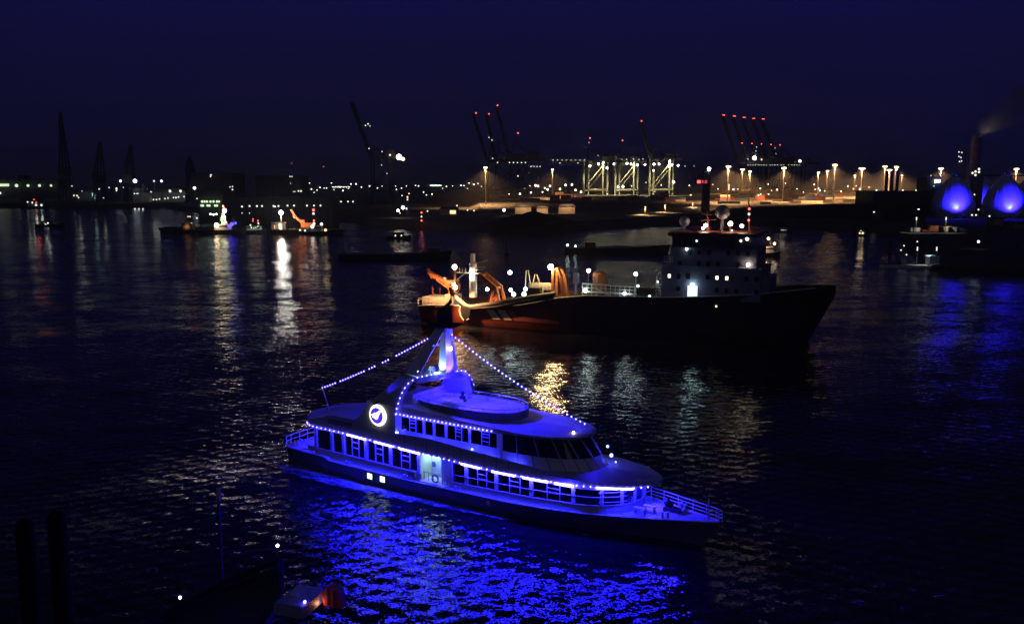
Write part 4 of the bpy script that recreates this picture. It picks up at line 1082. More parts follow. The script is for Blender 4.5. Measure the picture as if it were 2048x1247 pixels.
# ---- high mast lights over the yard -----------------------------------
def high_mast(px, py, dist, r, label):
    p = at(px, py, dist); gz_ = yard_z(dist); z = p.z - gz_
    t = thing('high_mast_light', label, 'light mast', (p.x, p.y, gz_), 0, 'tall light masts over the container yard')
    MB().tube([(0, 0, 0), (0, 0, z)], .75, 8, r2=.45).build('pole', mat('mast_pole', (.38, .36, .32), .6), t)
    b = MB()
    for k in range(6):
        a = math.pi * k / 3; b.bar((0, 0, z), (r * .8 * math.cos(a), r * .8 * math.sin(a), z + .3), .3)
    b.build('lamp_ring', M_STEEL, t)
    MB().lathe([(r * .8, -.9), (r, -.2), (r, .35), (r * .7, .7)], (0, 0, z), 14).build('floodlight_cluster', G_YARD, t)
    lamp_light('yard_light', 'SPOT', t, (0, 0, z - 1.5), 1000000 * (z / 40) ** 2 * r / 2.5, (1.0, .52, .20), (0, 0, 0), 1.5, 140, .5)
    return t
hm = [(971, 335, 1000, 2.0, 'tall light mast beside the dark cranes, at the left end of the yard'), (1105, 339, 1200, 1.6, 'tall light mast between the dark cranes and the lit crane legs'),
      (1457, 333, 1050, 2.9, 'tall light mast nearest right of the red lit tower'), (1485, 339, 1500, 3.6, 'broad bright yard light between two tall masts below the five cranes'), (1500, 343, 900, 1.3, 'small thin light mast below the five cranes'),
      (1568, 336, 1100, 2.8, 'tall light mast right of the five raised cranes'), (1637, 345, 1250, 1.7, 'smaller light mast, lower of a pair left of a taller one'), (1655, 342, 1200, 1.9, 'smaller light mast, higher of a pair'),
      (1670, 330, 1000, 2.6, 'tall light mast behind the dark river bank, right of a smaller pair'), (1724, 337, 1250, 4.2, 'broadest brightest yard light left of the three chimneys'), (1710, 351, 1400, 1.5, 'small low light mast left of the broadest yard light'),
      (1770, 333, 1200, 2.9, 'yard light just above the left chimney'), (1779, 340, 1250, 3.3, 'yard light just above the middle chimney'), (1793, 334, 1050, 2.4, 'light mast just above the right chimney'),
      (1882, 337, 1000, 2.5, 'light mast behind the left blue tank'), (2033, 338, 1000, 2.5, 'light mast behind the right blue tank'), (1804, 351, 1400, 1.3, 'small light mast right of the three chimneys')]
for a in hm: high_mast(*a)
# ---- the container yard -------------------------------------------------
CONT_COLS = {'rust red': (.30, .07, .04), 'pale cream': (.55, .45, .33), 'dull blue': (.06, .10, .22), 'dark brown': (.10, .06, .045)}
cont_me = {}
for nm, c in CONT_COLS.items():
    b = MB(); b.box((0, 0, 1.3), (12.1, 2.4, 2.5))
    for s in (-1, 1):
        for k in range(9): b.box((-5.4 + k * 1.35, s * 1.22, 1.3), (.5, .06, 2.2))
        b.box((0, s * 1.23, 2.5), (12.1, .1, .16)); b.box((0, s * 1.23, .1), (12.1, .1, .16))
    cont_me[nm] = b.mesh('container', mat('container_' + nm.replace(' ', '_'), c, .6, var=.2, scale=.4))
crng = random.Random(11)
def stacks(px0, px1, dist, tiers, where, rows_=1):
    a, b_ = at(px0, 400, dist).x, at(px1, 400, dist).x
    n = max(1, int((b_ - a) / 12.7))
    for r in range(rows_):
        for i in range(n):
            for k in range(max(1, tiers + crng.choice((-1, 0, 0)))):
                nm = crng.choice(list(CONT_COLS))
                o = place(cont_me[nm], 'container', None, (a + 6 + i * 12.7, dist + r * 4, yard_z(dist) + k * 2.6))
                tag(o, '%s shipping container, %s, %s' % (nm, ('on the ground', 'second up', 'third up')[k], where), 'container', 'shipping containers in the yard')
stacks(960, 1060, 1180, 2, 'at the foot of the dark cranes'); stacks(1100, 1200, 1080, 3, 'left of the lit crane legs'); stacks(1214, 1300, 1050, 3, 'in front of the lit crane legs'); stacks(1330, 1392, 1080, 2, 'left of the red lit tower')
stacks(1430, 1500, 1120, 2, 'right of the red lit tower'); stacks(1520, 1600, 1180, 2, 'in the middle of the orange yard'); stacks(1615, 1690, 1250, 2, 'under the paired light masts'); stacks(1436, 1500, 1010, 1, 'at the near edge beside the red lit tower'); stacks(1520, 1560, 1000, 2, 'at the near edge of the orange yard'); stacks(1580, 1650, 1030, 1, 'at the near edge left of the white trucks'); stacks(1110, 1180, 1220, 3, 'behind the coal heap'); stacks(1440, 1480, 1090, 3, 'second row beside the red lit tower'); stacks(1490, 1530, 1140, 2, 'second row in the middle of the orange yard'); stacks(1545, 1600, 1080, 2, 'second row left of the paired light masts'); stacks(1610, 1660, 1120, 3, 'second row under the paired light masts'); stacks(1665, 1700, 1060, 1, 'second row behind the white trucks'); stacks(1440, 1520, 1250, 3, 'third row right of the red lit tower'); stacks(1540, 1640, 1350, 3, 'third row in the middle of the orange yard'); stacks(1650, 1740, 1400, 3, 'third row left of the chimneys'); stacks(1000, 1090, 1120, 2, 'in front of the dark cranes'); stacks(1240, 1290, 1150, 2, 'under the middle lit crane'); stacks(1300, 1340, 1185, 3, 'under the right lit crane')
stacks(1440, 1560, 1500, 3, 'far back under the five cranes'); stacks(1600, 1740, 1550, 3, 'far back left of the chimneys')

def building(name, label, px0, px1, py_top, dist, depth, m, cat='building', z0=LAND_Z, roof=None):
    a, b = at(px0, 400, dist), at(px1, 400, dist)
    zt = at(px0, py_top, dist).z
    c = ((a.x + b.x) / 2, dist + depth / 2, z0)
    t = thing(name, label, cat, c)
    w, h = b.x - a.x, zt - z0
    MB().box((0, 0, h / 2), (w, depth, h)).build('wall', m, t)
    if roof == 'gable': MB().prism([(-w / 2 - 1, h), (w / 2 + 1, h), (w * .42, h + h * .35), (-w * .42, h + h * .35)], 'y', -depth / 2 - 1, depth / 2 + 1).build('roof', M_DARKB, t)
    else: MB().box((0, 0, h + .3), (w + 1.2, depth + 1.2, .6)).build('roof', M_DARKB, t)
    return t, w, h, depth
def lit_window(t, x, z, y, w, h, m):
    f = MB(); f.box((x, y, z), (w + .3, .2, h + .3)); f_ = f.build('window', M_DARKB, t)
    MB().box((x, y - .13, z), (w, .06, h)).build('pane', m, f_)
G_WARMW = glow('warm_window', (1, .70, .36), 1.6, sampled=False)
G_PALEW = glow('pale_window', (.9, 1, .8), 1.8, sampled=False)
# warehouse and sheds on the quay in the middle
for a in ((880, 914, 418, 760, 'low shed with one warm lit end on the dark middle quay', True), (1030, 1062, 414, 800, 'pale shed beside the bright white quay light', False), (1074, 1096, 416, 800, 'pale shed right of the black coal heap crest', False),
          (1118, 1150, 413, 800, 'pale low shed furthest right of the coal heap', False)):
    t, w, h, d = building('quay_shed', a[4], a[0], a[1], a[2], a[3], 18, mat('shed_wall', (.34, .27, .2), .7, var=.15, scale=.3), roof='gable')
    if a[5]: lit_window(t, w * .25, h * .5, -d / 2, w * .35, h * .6, G_WARMW)
    else:
        b = MB(); b.box((0, -d / 2 - .3, h + .6), (1.2, .7, .5)); b.build('wall_lamp', G_YARDS, t)
        lamp_light('shed_light', 'SPOT', t, (0, -d / 2 - 8, h + 4), 9000, (1, .6, .3), (0, -d / 2, h * .4), .4, 130)
# black coal heap
hb = MB(); prof = []
n = 26; rings = 9; hr_ = random.Random(5)
c = ground(1070, 452, LAND_Z)
for i in range(rings + 1):
    f = i / rings; row = []
    for k in range(n):
        a = 2 * math.pi * k / n; r = 24 * (1 - f ** 1.2) * (1 + hr_.uniform(-.06, .06)) + .3
        row.append((c.x + r * 1.35 * math.cos(a), c.y + 40 + r * math.sin(a), LAND_Z - .5 + 8.5 * f + hr_.uniform(-.25, .25)))
    hb.v += row
for i in range(rings):
    for k in range(n): hb.f.append((i * n + k, i * n + (k + 1) % n, (i + 1) * n + (k + 1) % n, (i + 1) * n + k))
hb.f.append(tuple(rings * n + k for k in range(n)))
tag(hb.build('coal_heap', mat('coal', (.012, .012, .012), .9)), 'black coal heap in front of the lit sheds on the quay', 'coal heap')
# dark raised bank in front of the yard
rows = []
for px, py, top in ((1330, 448, 441), (1400, 449, 430), (1440, 450, 422), (1500, 450, 416), (1600, 452, 412), (1680, 455, 409), (1740, 459, 408), (1800, 466, 410), (1850, 474, 422)):
    p = ground(px, py, 0); q = at(px, top, p.y + 45)
    rows.append([(p.x, p.y - 1, -.5), (p.x * 1.04, p.y + 20, LAND_Z), (q.x, q.y, max(q.z, LAND_Z + .1)), (q.x * 1.03, q.y + 40, max(q.z, LAND_Z + .1)), (q.x * 1.06, q.y + 90, LAND_Z - .2)])
b = MB(); b.grid(rows); struct(b.build('river_bank', mat('dark_grass', (.03, .04, .02), .9, var=.3, scale=.05)))
# lit quay road in front of the yard
M_CONC = mat('pale_concrete', (.36, .33, .28), .8, var=.15, scale=.05)
rows = []
for px, py in ((1262, 433), (1300, 428), (1340, 423), (1400, 418), (1470, 415)):
    p = ground(px, py, LAND_Z + .35); rows.append([(p.x, p.y, LAND_Z + .35), (p.x * 1.03, p.y * 1.045, LAND_Z + .35)])
b = MB(); b.grid(rows); struct(b.build('quay_road', M_CONC))
def road_lamp(px, py, label, e=26000, h=7):
    p = ground(px, py, LAND_Z)
    t = thing('road_lamp', label, 'street lamp', (p.x, p.y, LAND_Z), 0, 'lamps along the lit quay road')
    MB().bar((0, 0, 0), (0, 0, h), .3).build('pole', M_STEEL, t); MB().box((0, -.6, h), (1.4, 1.8, .5)).build('lamp_head', G_YARDS, t)
    lamp_light('road_light', 'SPOT', t, (0, -1, h - .6), e, (1, .62, .28), (0, -2, 0), .4, 150)
for px, py, l in ((1290, 430, 'road lamp at the near end of the lit quay road'), (1330, 425, 'road lamp halfway along the lit quay road'), (1385, 419, 'road lamp at the far end of the lit quay road')): road_lamp(px, py, l)
for px, py, l in ((1358, 414, 'small pale lit hut, left of two beside the quay road'), (1378, 413, 'small pale lit hut, right of two beside the quay road')):
    t, w, h, d = building('lit_hut', l, px - 3.5, px + 3.5, py - 5, 1020, 5, mat('hut_wall', (.6, .55, .4), .6), 'hut')
    lit_window(t, 0, h * .5, -d / 2, w * .75, h * .7, glow('hut_light', (1, .88, .55), .9))
# radar tower with red lights
p = at(1411, 410, 830); t = thing('radar_tower', 'dark slim tower with a red lit cabin at its top left', 'tower', (p.x, p.y, LAND_Z))
zt = CAM_H + 31 * 830 / F_PX - LAND_Z
MB().bar((0, 0, 0), (0, 0, zt), 6.4, 6.4).build('shaft', mat('tower_concrete', (.12, .12, .16), .7), t)
MB().box((-5.5, 0, zt - 10.5), (9, 8, 5)).build('cabin', M_DARKB, t)
MB().prism([(-11, zt - 8), (0, zt - 8), (-2, zt - 3.5), (-8, zt - 3.5)], 'y', -3, 3).build('cabin_roof', M_DARKB, t)
for x, w, m in ((-7.6, 3.2, glow('red_sign', (1, .12, .14), 2.5)), (-4.2, 1.8, glow('red_sign_dim', (1, .08, .12), .7)), (-1.2, 2.2, MATS['red_sign_dim'])): MB().box((x, -4.1, zt - 10.6), (w, .2, 2.8)).build('red_light', m, t)
lampdot(t, 1418, 338, 827, 1.5, glow('pale_green_lamp', (.9, 1, .75), 30, sampled=False), 'top_lamp')
# chimneys on the dark block
t, w, h, d = building('boiler_house', 'dark windowless block carrying three black chimneys', 1748, 1862, 383, 730, 40, M_DARKB)
for px in (1772, 1782.5, 1793):
    x = at(px, 385, 735).x - t.location.x
    MB().lathe([(1.35, 0), (1.35, 16.2), (1.6, 16.2), (1.6, 17)], (x, -d / 2 + 5, h), 10).build('chimney', M_BLACK, t)
b = MB(); b.box((0, -d / 2 - .2, h * .75), (w, .2, .5)); b.box((0, -d / 2 - .2, h * .4), (w, .2, .4)); b.build('cladding_band', M_BLACK, t)

# egg shaped tanks, lit blue from the ground
M_EGG = mat('egg_cladding', (.55, .56, .6), .38, var=.06, scale=.2)
def egg(px, dist, label, hw_px=40, top=352, base=430, spot=(-.28, .25), lit=True, e=1.0):
    p = at(px, base, dist); zt = at(px, top, dist).z; z0 = LAND_Z
    t = thing('egg_tank', label, 'tank', (p.x, p.y, z0), 0, 'egg shaped tanks of the sewage works')
    H_ = zt - z0; Rm = hw_px * dist / F_PX
    prof = [(.82, 0), (.94, .1), (1.0, .23), (.985, .36), (.91, .5), (.78, .64), (.6, .78), (.41, .89), (.23, .97), (.12, 1.0)]
    b = MB(); b.lathe([(r * Rm, z * H_) for r, z in prof], n=40); b.build('shell', M_EGG, t, smooth=True)
    rb = MB()
    for k in range(20):
        a = 2 * math.pi * k / 20
        rb.tube([((r * Rm + .05) * math.cos(a), (r * Rm + .05) * math.sin(a), z * H_) for r, z in prof[:-1]], .13, 4)
    rb.build('shell_rib', M_EGG, t)
    b = MB(); b.lathe([(3.5, 0), (3.5, 1.2), (2.0, 1.4), (2.0, 3.0)], (0, 0, H_ - .5), 12); b.build('top_cap', M_STEEL, t)
    if lit:
        x, f = spot[0] * Rm, spot[1]
        yb = -math.sqrt(max(0.1, 1 - spot[0] ** 2)) * Rm
        MB().box((x, yb - 2.5, .8), (1.4, .8, 1.6)).build('floodlight', M_BLACK, t)
        lamp_light('egg_light', 'SPOT', t, (x, yb - 13, 2.5), 450000 * e, (.016, .008, 1), (x * .96, yb * .93, H_ * .5), .4, 78, 1.0)
        MB().box((x, yb - 13.4, 1.2), (1.2, .8, 2.0)).build('floodlight', M_BLACK, t)
        lamp_light('egg_light', 'SPOT', t, (x, yb - 2.4, H_ * .24), 2600 * e, (.10, .22, 1), (x, yb, H_ * .28), .3, 110, .9)
    return t
egg(1905, 700, 'egg shaped tank glowing blue, left one of the front pair', spot=(-.33, .2))
egg(2007, 700, 'egg shaped tank glowing blue, right one of the front pair', spot=(-.27, .2))
egg(1957, 770, 'egg shaped tank, only its blue lit left shoulder seen between two others', spot=(-.6, .3), e=.5, top=351)
egg(2062, 770, 'egg shaped tank at the right edge, half hidden behind another', spot=(-.6, .3), e=.5, top=351)
# walkway tower between the tanks
t, w, h, d = building('stair_tower', 'dark stair tower between the two front egg tanks', 1950, 1964, 352, 735, 10, M_DARKB, 'tower')
for x, y in ((1945, 346), (1951, 343), (1958, 338), (1958, 344), (1951, 350)): lampdot(t, x, y, 728, .9, G_PALE, 'lamp')
b = MB(); b.bar(rel(t, 1905, 351, 735), rel(t, 2062, 351, 735), 1.2, 1.0); b.build('footbridge', M_BLACK, t)
lampdot(t, 1949, 389, 728, .6, G_YARDS)
t, w, h, d = building('works_block', 'dark block with pale lit panel left of the blue tanks', 1852, 1880, 355, 780, 20, M_DARKB)
MB().box(rel(t, 1875, 362, 778), (5, .4, 2.6)).build('lit_panel', glow('panel_light', (.85, 1, .85), 3.5, sampled=False), t)
for x, y in ((1870, 366), (1868, 372), (1862, 351)): lampdot(t, x, y, 778, .45, G_PALE)
# smoking stack
p = at(1945, 400, 1200); t = thing('factory_stack', 'faint dark stack giving off drifting smoke behind the blue tanks', 'chimney', (p.x, p.y, LAND_Z))
zt = at(1945, 272, 1200).z - LAND_Z
MB().lathe([(9, 0), (6.5, zt * .6), (6, zt)], n=14).build('shaft', M_DARKB, t, smooth=True)
for k in range(4): MB().lathe([(7.6, 0), (7.6, .8)], (0, 0, zt * (.5 + .12 * k)), 14).build('gallery', M_STEEL, t)
p = at(1922, 400, 1100); t2 = thing('lattice_tower', 'dark plant tower with pairs of pale lights one above another', 'tower', (p.x, p.y, LAND_Z))
z2 = at(1922, 296, 1100).z - LAND_Z
b = MB()
for sx in (-4, 4):
    for sy in (-4, 4): b.bar((sx, sy, 0), (sx, sy, z2), .8)
for k in range(8):
    z = z2 * (k + 1) / 8
    for s in (-4, 4): b.bar((-4, s, z), (4, s, z), .5); b.bar((s, -4, z), (s, 4, z), .5); b.bar((-4, s, z - z2 / 8), (4, s, z), .4)
b.build('lattice', M_BLACK, t2)
for x, y in ((1918, 304), (1924, 305), (1918, 313), (1922, 315), (1919, 323), (1923, 322)): lampdot(t2, x, y, 1092, .8, G_PALE)
# smoke: a rising drifting plume
def plume():
    m = bpy.data.materials.new('smoke'); m.use_nodes = True
    n, l = m.node_tree.nodes, m.node_tree.links; n.clear()
    o = n.new('ShaderNodeOutputMaterial'); v = n.new('ShaderNodeVolumePrincipled')
    v.inputs['Color'].default_value = (.62, .55, .5, 1)
    g = n.new('ShaderNodeNewGeometry'); nz = n.new('ShaderNodeTexNoise'); nz.inputs['Scale'].default_value = .035; nz.inputs['Detail'].default_value = 4
    r = n.new('ShaderNodeMapRange'); r.inputs[1].default_value = .38; r.inputs[2].default_value = .62; r.inputs[3].default_value = .002; r.inputs[4].default_value = .035
    l.new(g.outputs['Position'], nz.inputs['Vector']); l.new(nz.outputs['Fac'], r.inputs[0]); l.new(r.outputs[0], v.inputs['Density'])
    l.new(v.outputs[0], o.inputs['Volume'])
    b = MB(); rows = []
    pts = [(1946, 272, 3), (1952, 264, 6), (1966, 256, 10), (1990, 243, 15), (2015, 224, 20), (2050, 208, 25), (2110, 190, 32), (2200, 165, 42)]
    for i, (x, y, r_) in enumerate(pts):
        p = at(x, y, 1200); row = []
        for k in range(12):
            a = 2 * math.pi * k / 12; rr = r_ * (1 + .14 * math.sin(3 * a + i * 1.7))
            row.append((p.x - rr * .5 * math.sin(a), p.y + rr * math.cos(a), p.z + rr * .85 * math.sin(a)))
        rows.append(row)
    b.grid(rows, closed=True); b.f.append(tuple(range(12))[::-1]); k = len(rows) - 1; b.f.append(tuple(k * 12 + j for j in range(12)))
    return struct(b.build('smoke', m, smooth=True), 'stuff')
plume()
sl_ = at(2000, 330, 1190)
lamp_light('plume_fill_light', 'SPOT', t, (2, -9, zt - 1), 9000, (1, .84, .76), (34, 0, zt + 26), 2, 140, 1.0)  # added fill spot that brightens the smoke
MB().box((2, -9, zt - 2), (1.5, 1.5, 1.2)).build('plume_fill_box', M_BLACK, t)  # added box for the smoke's fill spot

# ---- right quay, vehicles, posts and jetty ---------------------------------
qrows = []
for px, wy, d0 in ((1800, 470, 440), (1815, 492, 430), (1835, 520, 420), (1860, 541, 420), (1900, 550, 420), (1960, 553, 420), (2060, 556, 420), (2300, 560, 420)):
    p = ground(px, wy, 0.0); f = lambda d: (at(px, 460, d).x, d)
    qrows.append([(p.x, p.y, -.6), (f(p.y + 12)[0], p.y + 12, 1.6), (*f(max(d0, p.y + 25)), 4.6), (*f(470), 5.2), (*f(505), 5.4), (*f(640), 5.55)])
b = MB(); b.grid(qrows); struct(b.build('quay_bank', mat('quay_stone', (.05, .045, .04), .85, var=.3, scale=.3)))
def van(px, label, m, l=6.5, h=2.6, dist=480, cab=True, kind='van'):
    p = at(px, 455, dist); t = thing('parked_' + kind.replace(' ', '_'), label, kind, (p.x, p.y, 5.25), 0, 'vehicles parked on the right quay')
    b = MB(); b.prism([(-l / 2, .45), (l / 2, .45), (l / 2, .9), (l * .42, 1.35), (l * .28, h * .95), (-l / 2, h)], 'y', -1, 1); b.build('body', m, t)
    for x in (-l * .32, l * .32):
        for y in (-.95, .95):
            w_ = MB(); w_.prism([(x + .38 * math.cos(2 * math.pi * k / 10), .4 + .38 * math.sin(2 * math.pi * k / 10)) for k in range(10)], 'y', y - .12, y + .12); w_.build('wheel', M_RUBBER, t)
    w_ = MB(); w_.prism([(l * .3, 1.4), (l * .41, 1.4), (l * .29, h * .9), (l * .2, h * .9)], 'y', -1.02, 1.02); w_.build('windscreen', M_BLACK, t)
    return t
van(1833, 'white van parked at the left end of the right quay', mat('van_white', (.7, .7, .7), .4))
van(1847, 'low red car parked just right of the white van', mat('car_red', (.5, .05, .06), .35), 4.6, 1.5, kind='car')
van(1873, 'rust orange box truck on the right quay', mat('truck_orange', (.35, .1, .04), .5), 8, 3.6, kind='truck')
van(1892, 'cream box truck under the post lamp on the right quay', mat('truck_cream', (.7, .66, .45), .5), 9, 3.4, kind='truck')
van(1908, 'pale bluish van right of the cream truck', mat('van_pale', (.6, .62, .75), .4), 7, 3.0)
van(1924, 'dim grey van furthest right on the right quay', mat('van_grey', (.3, .3, .32), .4), 6.5, 2.5)
def post_lamp(px, py0, py1, dist, label, e=800, z0=5.3, group='slim post lamps on the right quay'):
    p = at(px, 455, dist); zt = at(px, py0, dist).z - z0
    t = thing('post_lamp', label, 'street lamp', (p.x, p.y, z0), 0, group)
    MB().bar((0, 0, 0), (0, 0, zt), .22).build('pole', M_STEEL, t); MB().tube([(0, 0, zt - 1.6), (0, 0, zt)], .3, 8).build('lamp', G_PALE, t)
    if e: lamp_light('post_light', 'SPOT', t, (0, -1.2, zt + .3), e, (1, .95, .75), (0, .4, 0), .3, 120)
    return t
post_lamp(1832, 434, 450, 476, 'slim post lamp above the white van and red car', 2500); post_lamp(1891, 434, 450, 476, 'slim post lamp above the cream truck', 2500)
for px, py, l, m in ((1748, 424, 'pale lamp at the left foot of the dark boiler block', G_PALE), (1782, 428, 'bluish lamp, left of a close pair below the chimneys', G_CWS), (1788, 425, 'pale lamp, right of a close pair below the chimneys', G_CWS), (1815, 425, 'pale lamp below the right end of the boiler block', G_PALE), (1832, 424, 'faint lamp left of the blue tanks', G_PALE),
                     (1837, 419, 'cold lamp higher than its neighbours left of the blue tanks', G_CWS), (1843, 427, 'warm lamp just left of the blue tanks', G_YARDS), (1944, 430, 'pale lamp, left of two low between the blue tanks', G_PALE), (1952, 430, 'pale lamp, right of two low between the blue tanks', G_PALE), (1957, 419, 'pale lamp higher up between the blue tanks', G_PALE), (1979, 432, 'pale lamp low at the left foot of the right blue tank', G_PALE)):
    p = at(px, py, 640); t = tag(MB().tube([(0, 0, LAND_Z - p.z), (0, 0, -.5)], .16, 5).ball((0, 0, 0), .62, 8, 5).mesh('quay_lamp', [m]) and place(MB().ball((0, 0, 0), .62, 8, 5).mesh('quay_lamp', [m]), 'quay_lamp', None, p), l, 'lamp', 'lamps below the tanks and chimneys')
    MB().tube([(0, 0, LAND_Z - p.z), (0, 0, -.5)], .16, 5).build('pole', M_STEEL, t)
t, w, h, d = building('quay_wall_shed', 'low dim shed below the right blue tank', 1990, 2010, 437, 560, 8, mat('shed_dim', (.28, .26, .2), .7))
t, w, h, d = building('quay_wall_shed', 'low grey shed cut by the right edge below the tanks', 2030, 2080, 447, 520, 8, MATS['shed_dim'])
# jetty with gangway, lamps and two boats
p = ground(1845, 535, 0)
t = thing('pontoon', 'pale floating pontoon with a small shelter at the right bank', 'pontoon', (p.x, p.y, 0))
MB().box((-4, 0, .5), (22, 5, .9)).build('deck', M_CREAM, t)
b = MB(); b.box((3.6, .3, 2.6), (3.6, 3.4, 3.2)); b.prism([(1.6, 4.2), (5.6, 4.2), (5.2, 4.6), (2.0, 4.6)], 'y', -1.8, 2.4); b.build('shelter', mat('shelter_glass', (.45, .55, .62), .3), t)
for x in (-1.6, 5.6):
    MB().bar((x, 1.6, .9), (x, 1.6, 7.4), .16).build('lamp_pole', M_STEEL, t); MB().tube([(x, 1.6, 6.2), (x, 1.6, 7.6)], .2, 6).build('lamp', G_PALE, t)
lamp_light('pontoon_light', 'SPOT', t, (1.6, -1.2, 7.2), 1400, (.8, .9, 1), (1.2, .2, 0), .3, 100)
b = MB(); b.bar((-6, 2, 1.0), (17, 60, 5.2), 1.8, .25)
for s in (-.9, .9):
    b.bar((-6 + s, 2, 2.0), (17 + s, 60, 6.2), .09)
    for k in range(13): q = k / 12; b.bar((-6 + 23 * q + s, 2 + 58 * q, 1 + 4.2 * q), (-6 + 23 * q + s, 2 + 58 * q, 2 + 4.2 * q), .08)
b.build('gangway', M_STEEL, t)
for x, y in ((1808, 491), (1802, 500), (1813, 509)): lampdot(t, x, y, 345, .28, G_PALE)
for px, py, l in ((1779, 480, 'mooring post nearest the open river beside the gangway'), (1832, 485, 'mooring post with a pale lamp behind the pontoon shelter'), (1867, 490, 'mooring post right of the pontoon'), (2031, 490, 'mooring post near the right edge')):
    p = ground(px, 512, 0); z = at(px, py, p.y).z
    t = tag(MB().lathe([(.45, -1), (.45, z), (.3, z + .2)], n=10).build('mooring_post', M_BLACK, None, (p.x, p.y, 0)), l, 'mooring post', 'mooring posts by the right bank')
    if px == 1832: MB().ball((0, -.3, z + .5), .3, 8, 5).build('lamp', G_PALE, t)
p = at(1957, 483, 380); t = thing('bank_light', 'single bright white lamp on a short post on the dark right bank', 'lamp', (p.x, p.y, 0))
MB().lathe([(.3, 1), (.25, p.z - .5)], n=8).build('pile', M_BLACK, t); MB().ball((0, 0, p.z), .5, 8, 6).build('lamp', G_CWS, t)

# ---- boats ------------------------------------------------------------
def boat_hull(t, L_, B_, F_, m, rise=.5, deckm=None):
    xs_ = [-.5, -.46, -.35, -.1, .15, .3, .4, .46, .5]; bm_ = [.8, .92, 1, 1, .95, .75, .48, .22, .02]
    rows = []
    for x, w in zip(xs_, bm_):
        y = w * B_ / 2; z = F_ * (1 + rise * max(0, (x + .1) / .6) ** 2)
        rows.append([(x * L_, -y, z), (x * L_ * (1 - .05 * (x > .3)), -y * .8, -.3), (x * L_ * .95, 0, -.5), (x * L_ * (1 - .05 * (x > .3)), y * .8, -.3), (x * L_, y, z)])
    b = MB(); b.grid(rows); b.f.append(tuple(range(5))); b.build('hull', m, t)
    d = MB(); d.grid([[r[0], r[4]] for r in [[(p[0], p[1] * .97, p[2] - .15 * F_) for p in r] for r in rows]]); d.build('deck', deckm or M_DECK, t)
def boat(name, label, cat, px, py, L_, B_, F_, rz, hullm, cabin=None, cabm=None, lamps=(), mast=None, group=None):
    p = ground(px, py, 0); t = thing(name, label, cat, (p.x, p.y, 0), R(rz), group)
    boat_hull(t, L_, B_, F_, hullm)
    if cabin:
        for (x, l, w, z, h) in cabin:
            b = MB(); b.prism([(x - l / 2, z), (x + l / 2, z), (x + l / 2 - .12 * h, z + h), (x - l / 2 + .05 * h, z + h)], 'y', -w / 2, w / 2); c_ = b.build('cabin', cabm or M_WHITE, t)
            b = MB(); b.box((x, 0, z + h * .68), (l * .86, w + .06, h * .28)); b.build('window_band', M_BLACK, c_)
            b = MB(); b.box((x, 0, z + h + .06), (l * 1.06, w * 1.08, .12)); b.build('cabin_roof', M_GREYP, c_)
    if mast: MB().bar((mast[0], 0, F_), (mast[0], 0, mast[1]), .16).build('mast', M_STEEL, t)
    inv = Matrix.Rotation(-R(rz), 3, 'Z')
    for x, y, r, m in lamps: MB().ball(inv @ (at(x, y, p.y - B_ * .3) - p), r, 8, 6).build('lamp', m, t)
    return t
G_WSTAR = glow('white_star', (1, .96, .86), 6.0)
G_WM = glow('warm_boat_lamp', (1, .72, .42), 14.0)
t = boat('harbour_launch', 'orange lit harbour launch behind the dredger bow, its reflection glowing', 'boat', 1533, 512, 13, 4, 1.5, 10, M_BLACK, [(0, 5, 3, 1.5, 2.6)], M_CREAM, [(1537, 477, .55, G_WM), (1549, 487, .5, G_WM), (1524, 492, .3, G_WM)], (1.5, 7))
lamp_light('launch_light', 'POINT', t, (-2.0, -3.0, 5.2), 900, (1, .6, .35), None, .3)
boat('motor_boat', 'tiny motor boat with a yellow lit cabin off the dark right bank', 'boat', 1722, 472, 10, 3.4, 1.2, 5, M_BLACK, [(0, 4.5, 2.6, 1.2, 1.8)], M_CREAM, [(1719, 466, .7, G_YARDS), (1725, 466, .7, G_YARDS), (1722, 461, .3, G_PALE)])
boat('motor_boat', 'low boat with one flat white light under the dark river bank', 'boat', 1567, 464, 12, 3.5, 1.2, 0, M_BLACK, [(0, 4.5, 2.6, 1.2, 1.6)], M_CREAM, [(1563, 461, .55, G_PALE), (1567, 461, .6, G_PALE), (1571, 461, .5, G_PALE)])
boat('cargo_barge', 'long dark barge with two white lamps at its left end', 'barge', 1235, 505, 48, 8, 2.4, -3, M_BLACK, [(-12.5, 5, 5, 2.2, 2.6)], M_BROWN, [(1135, 490, .5, G_CWS), (1151, 492, .42, G_CWS)])
boat('cargo_barge', 'long low dark barge lying unlit left of the dredger', 'barge', 792, 517, 47, 8, 2.2, 2, M_BLACK, [(16, 5, 5, 2.2, 2.4)], M_BLACK)
boat('motor_boat', 'small dark boat with two white lamps in the pink reflection', 'boat', 798, 477, 15, 4, 1.4, 0, M_BLACK, [(0, 6, 3, 1.4, 2.0)], M_BLACK, [(791, 471, .6, G_PALE), (803, 471, .6, G_PALE)])
boat('motor_boat', 'small boat with three lamps close together on the left water', 'boat', 100, 453, 20, 5, 1.6, 8, M_BLACK, [(-2, 7, 3.4, 1.6, 2.4)], M_BLACK, [(89, 446, .75, G_PALE), (92, 449, .85, G_PALE), (96, 446, .7, G_PALE)])
boat('tug_boat', 'small tug with red and white lights by the left shore', 'boat', 70, 417, 36, 10, 3, 4, M_BLACK, [(-2, 12, 7, 3, 7)], M_CREAM, [(56, 404, 1.5, G_PALE), (65, 405, 1.3, G_PALE), (68, 399, .7, G_RED), (72, 405, .7, G_RED), (72, 410, 1.4, G_PALE), (83, 410, 1.5, G_WHITED)], (0, 22))
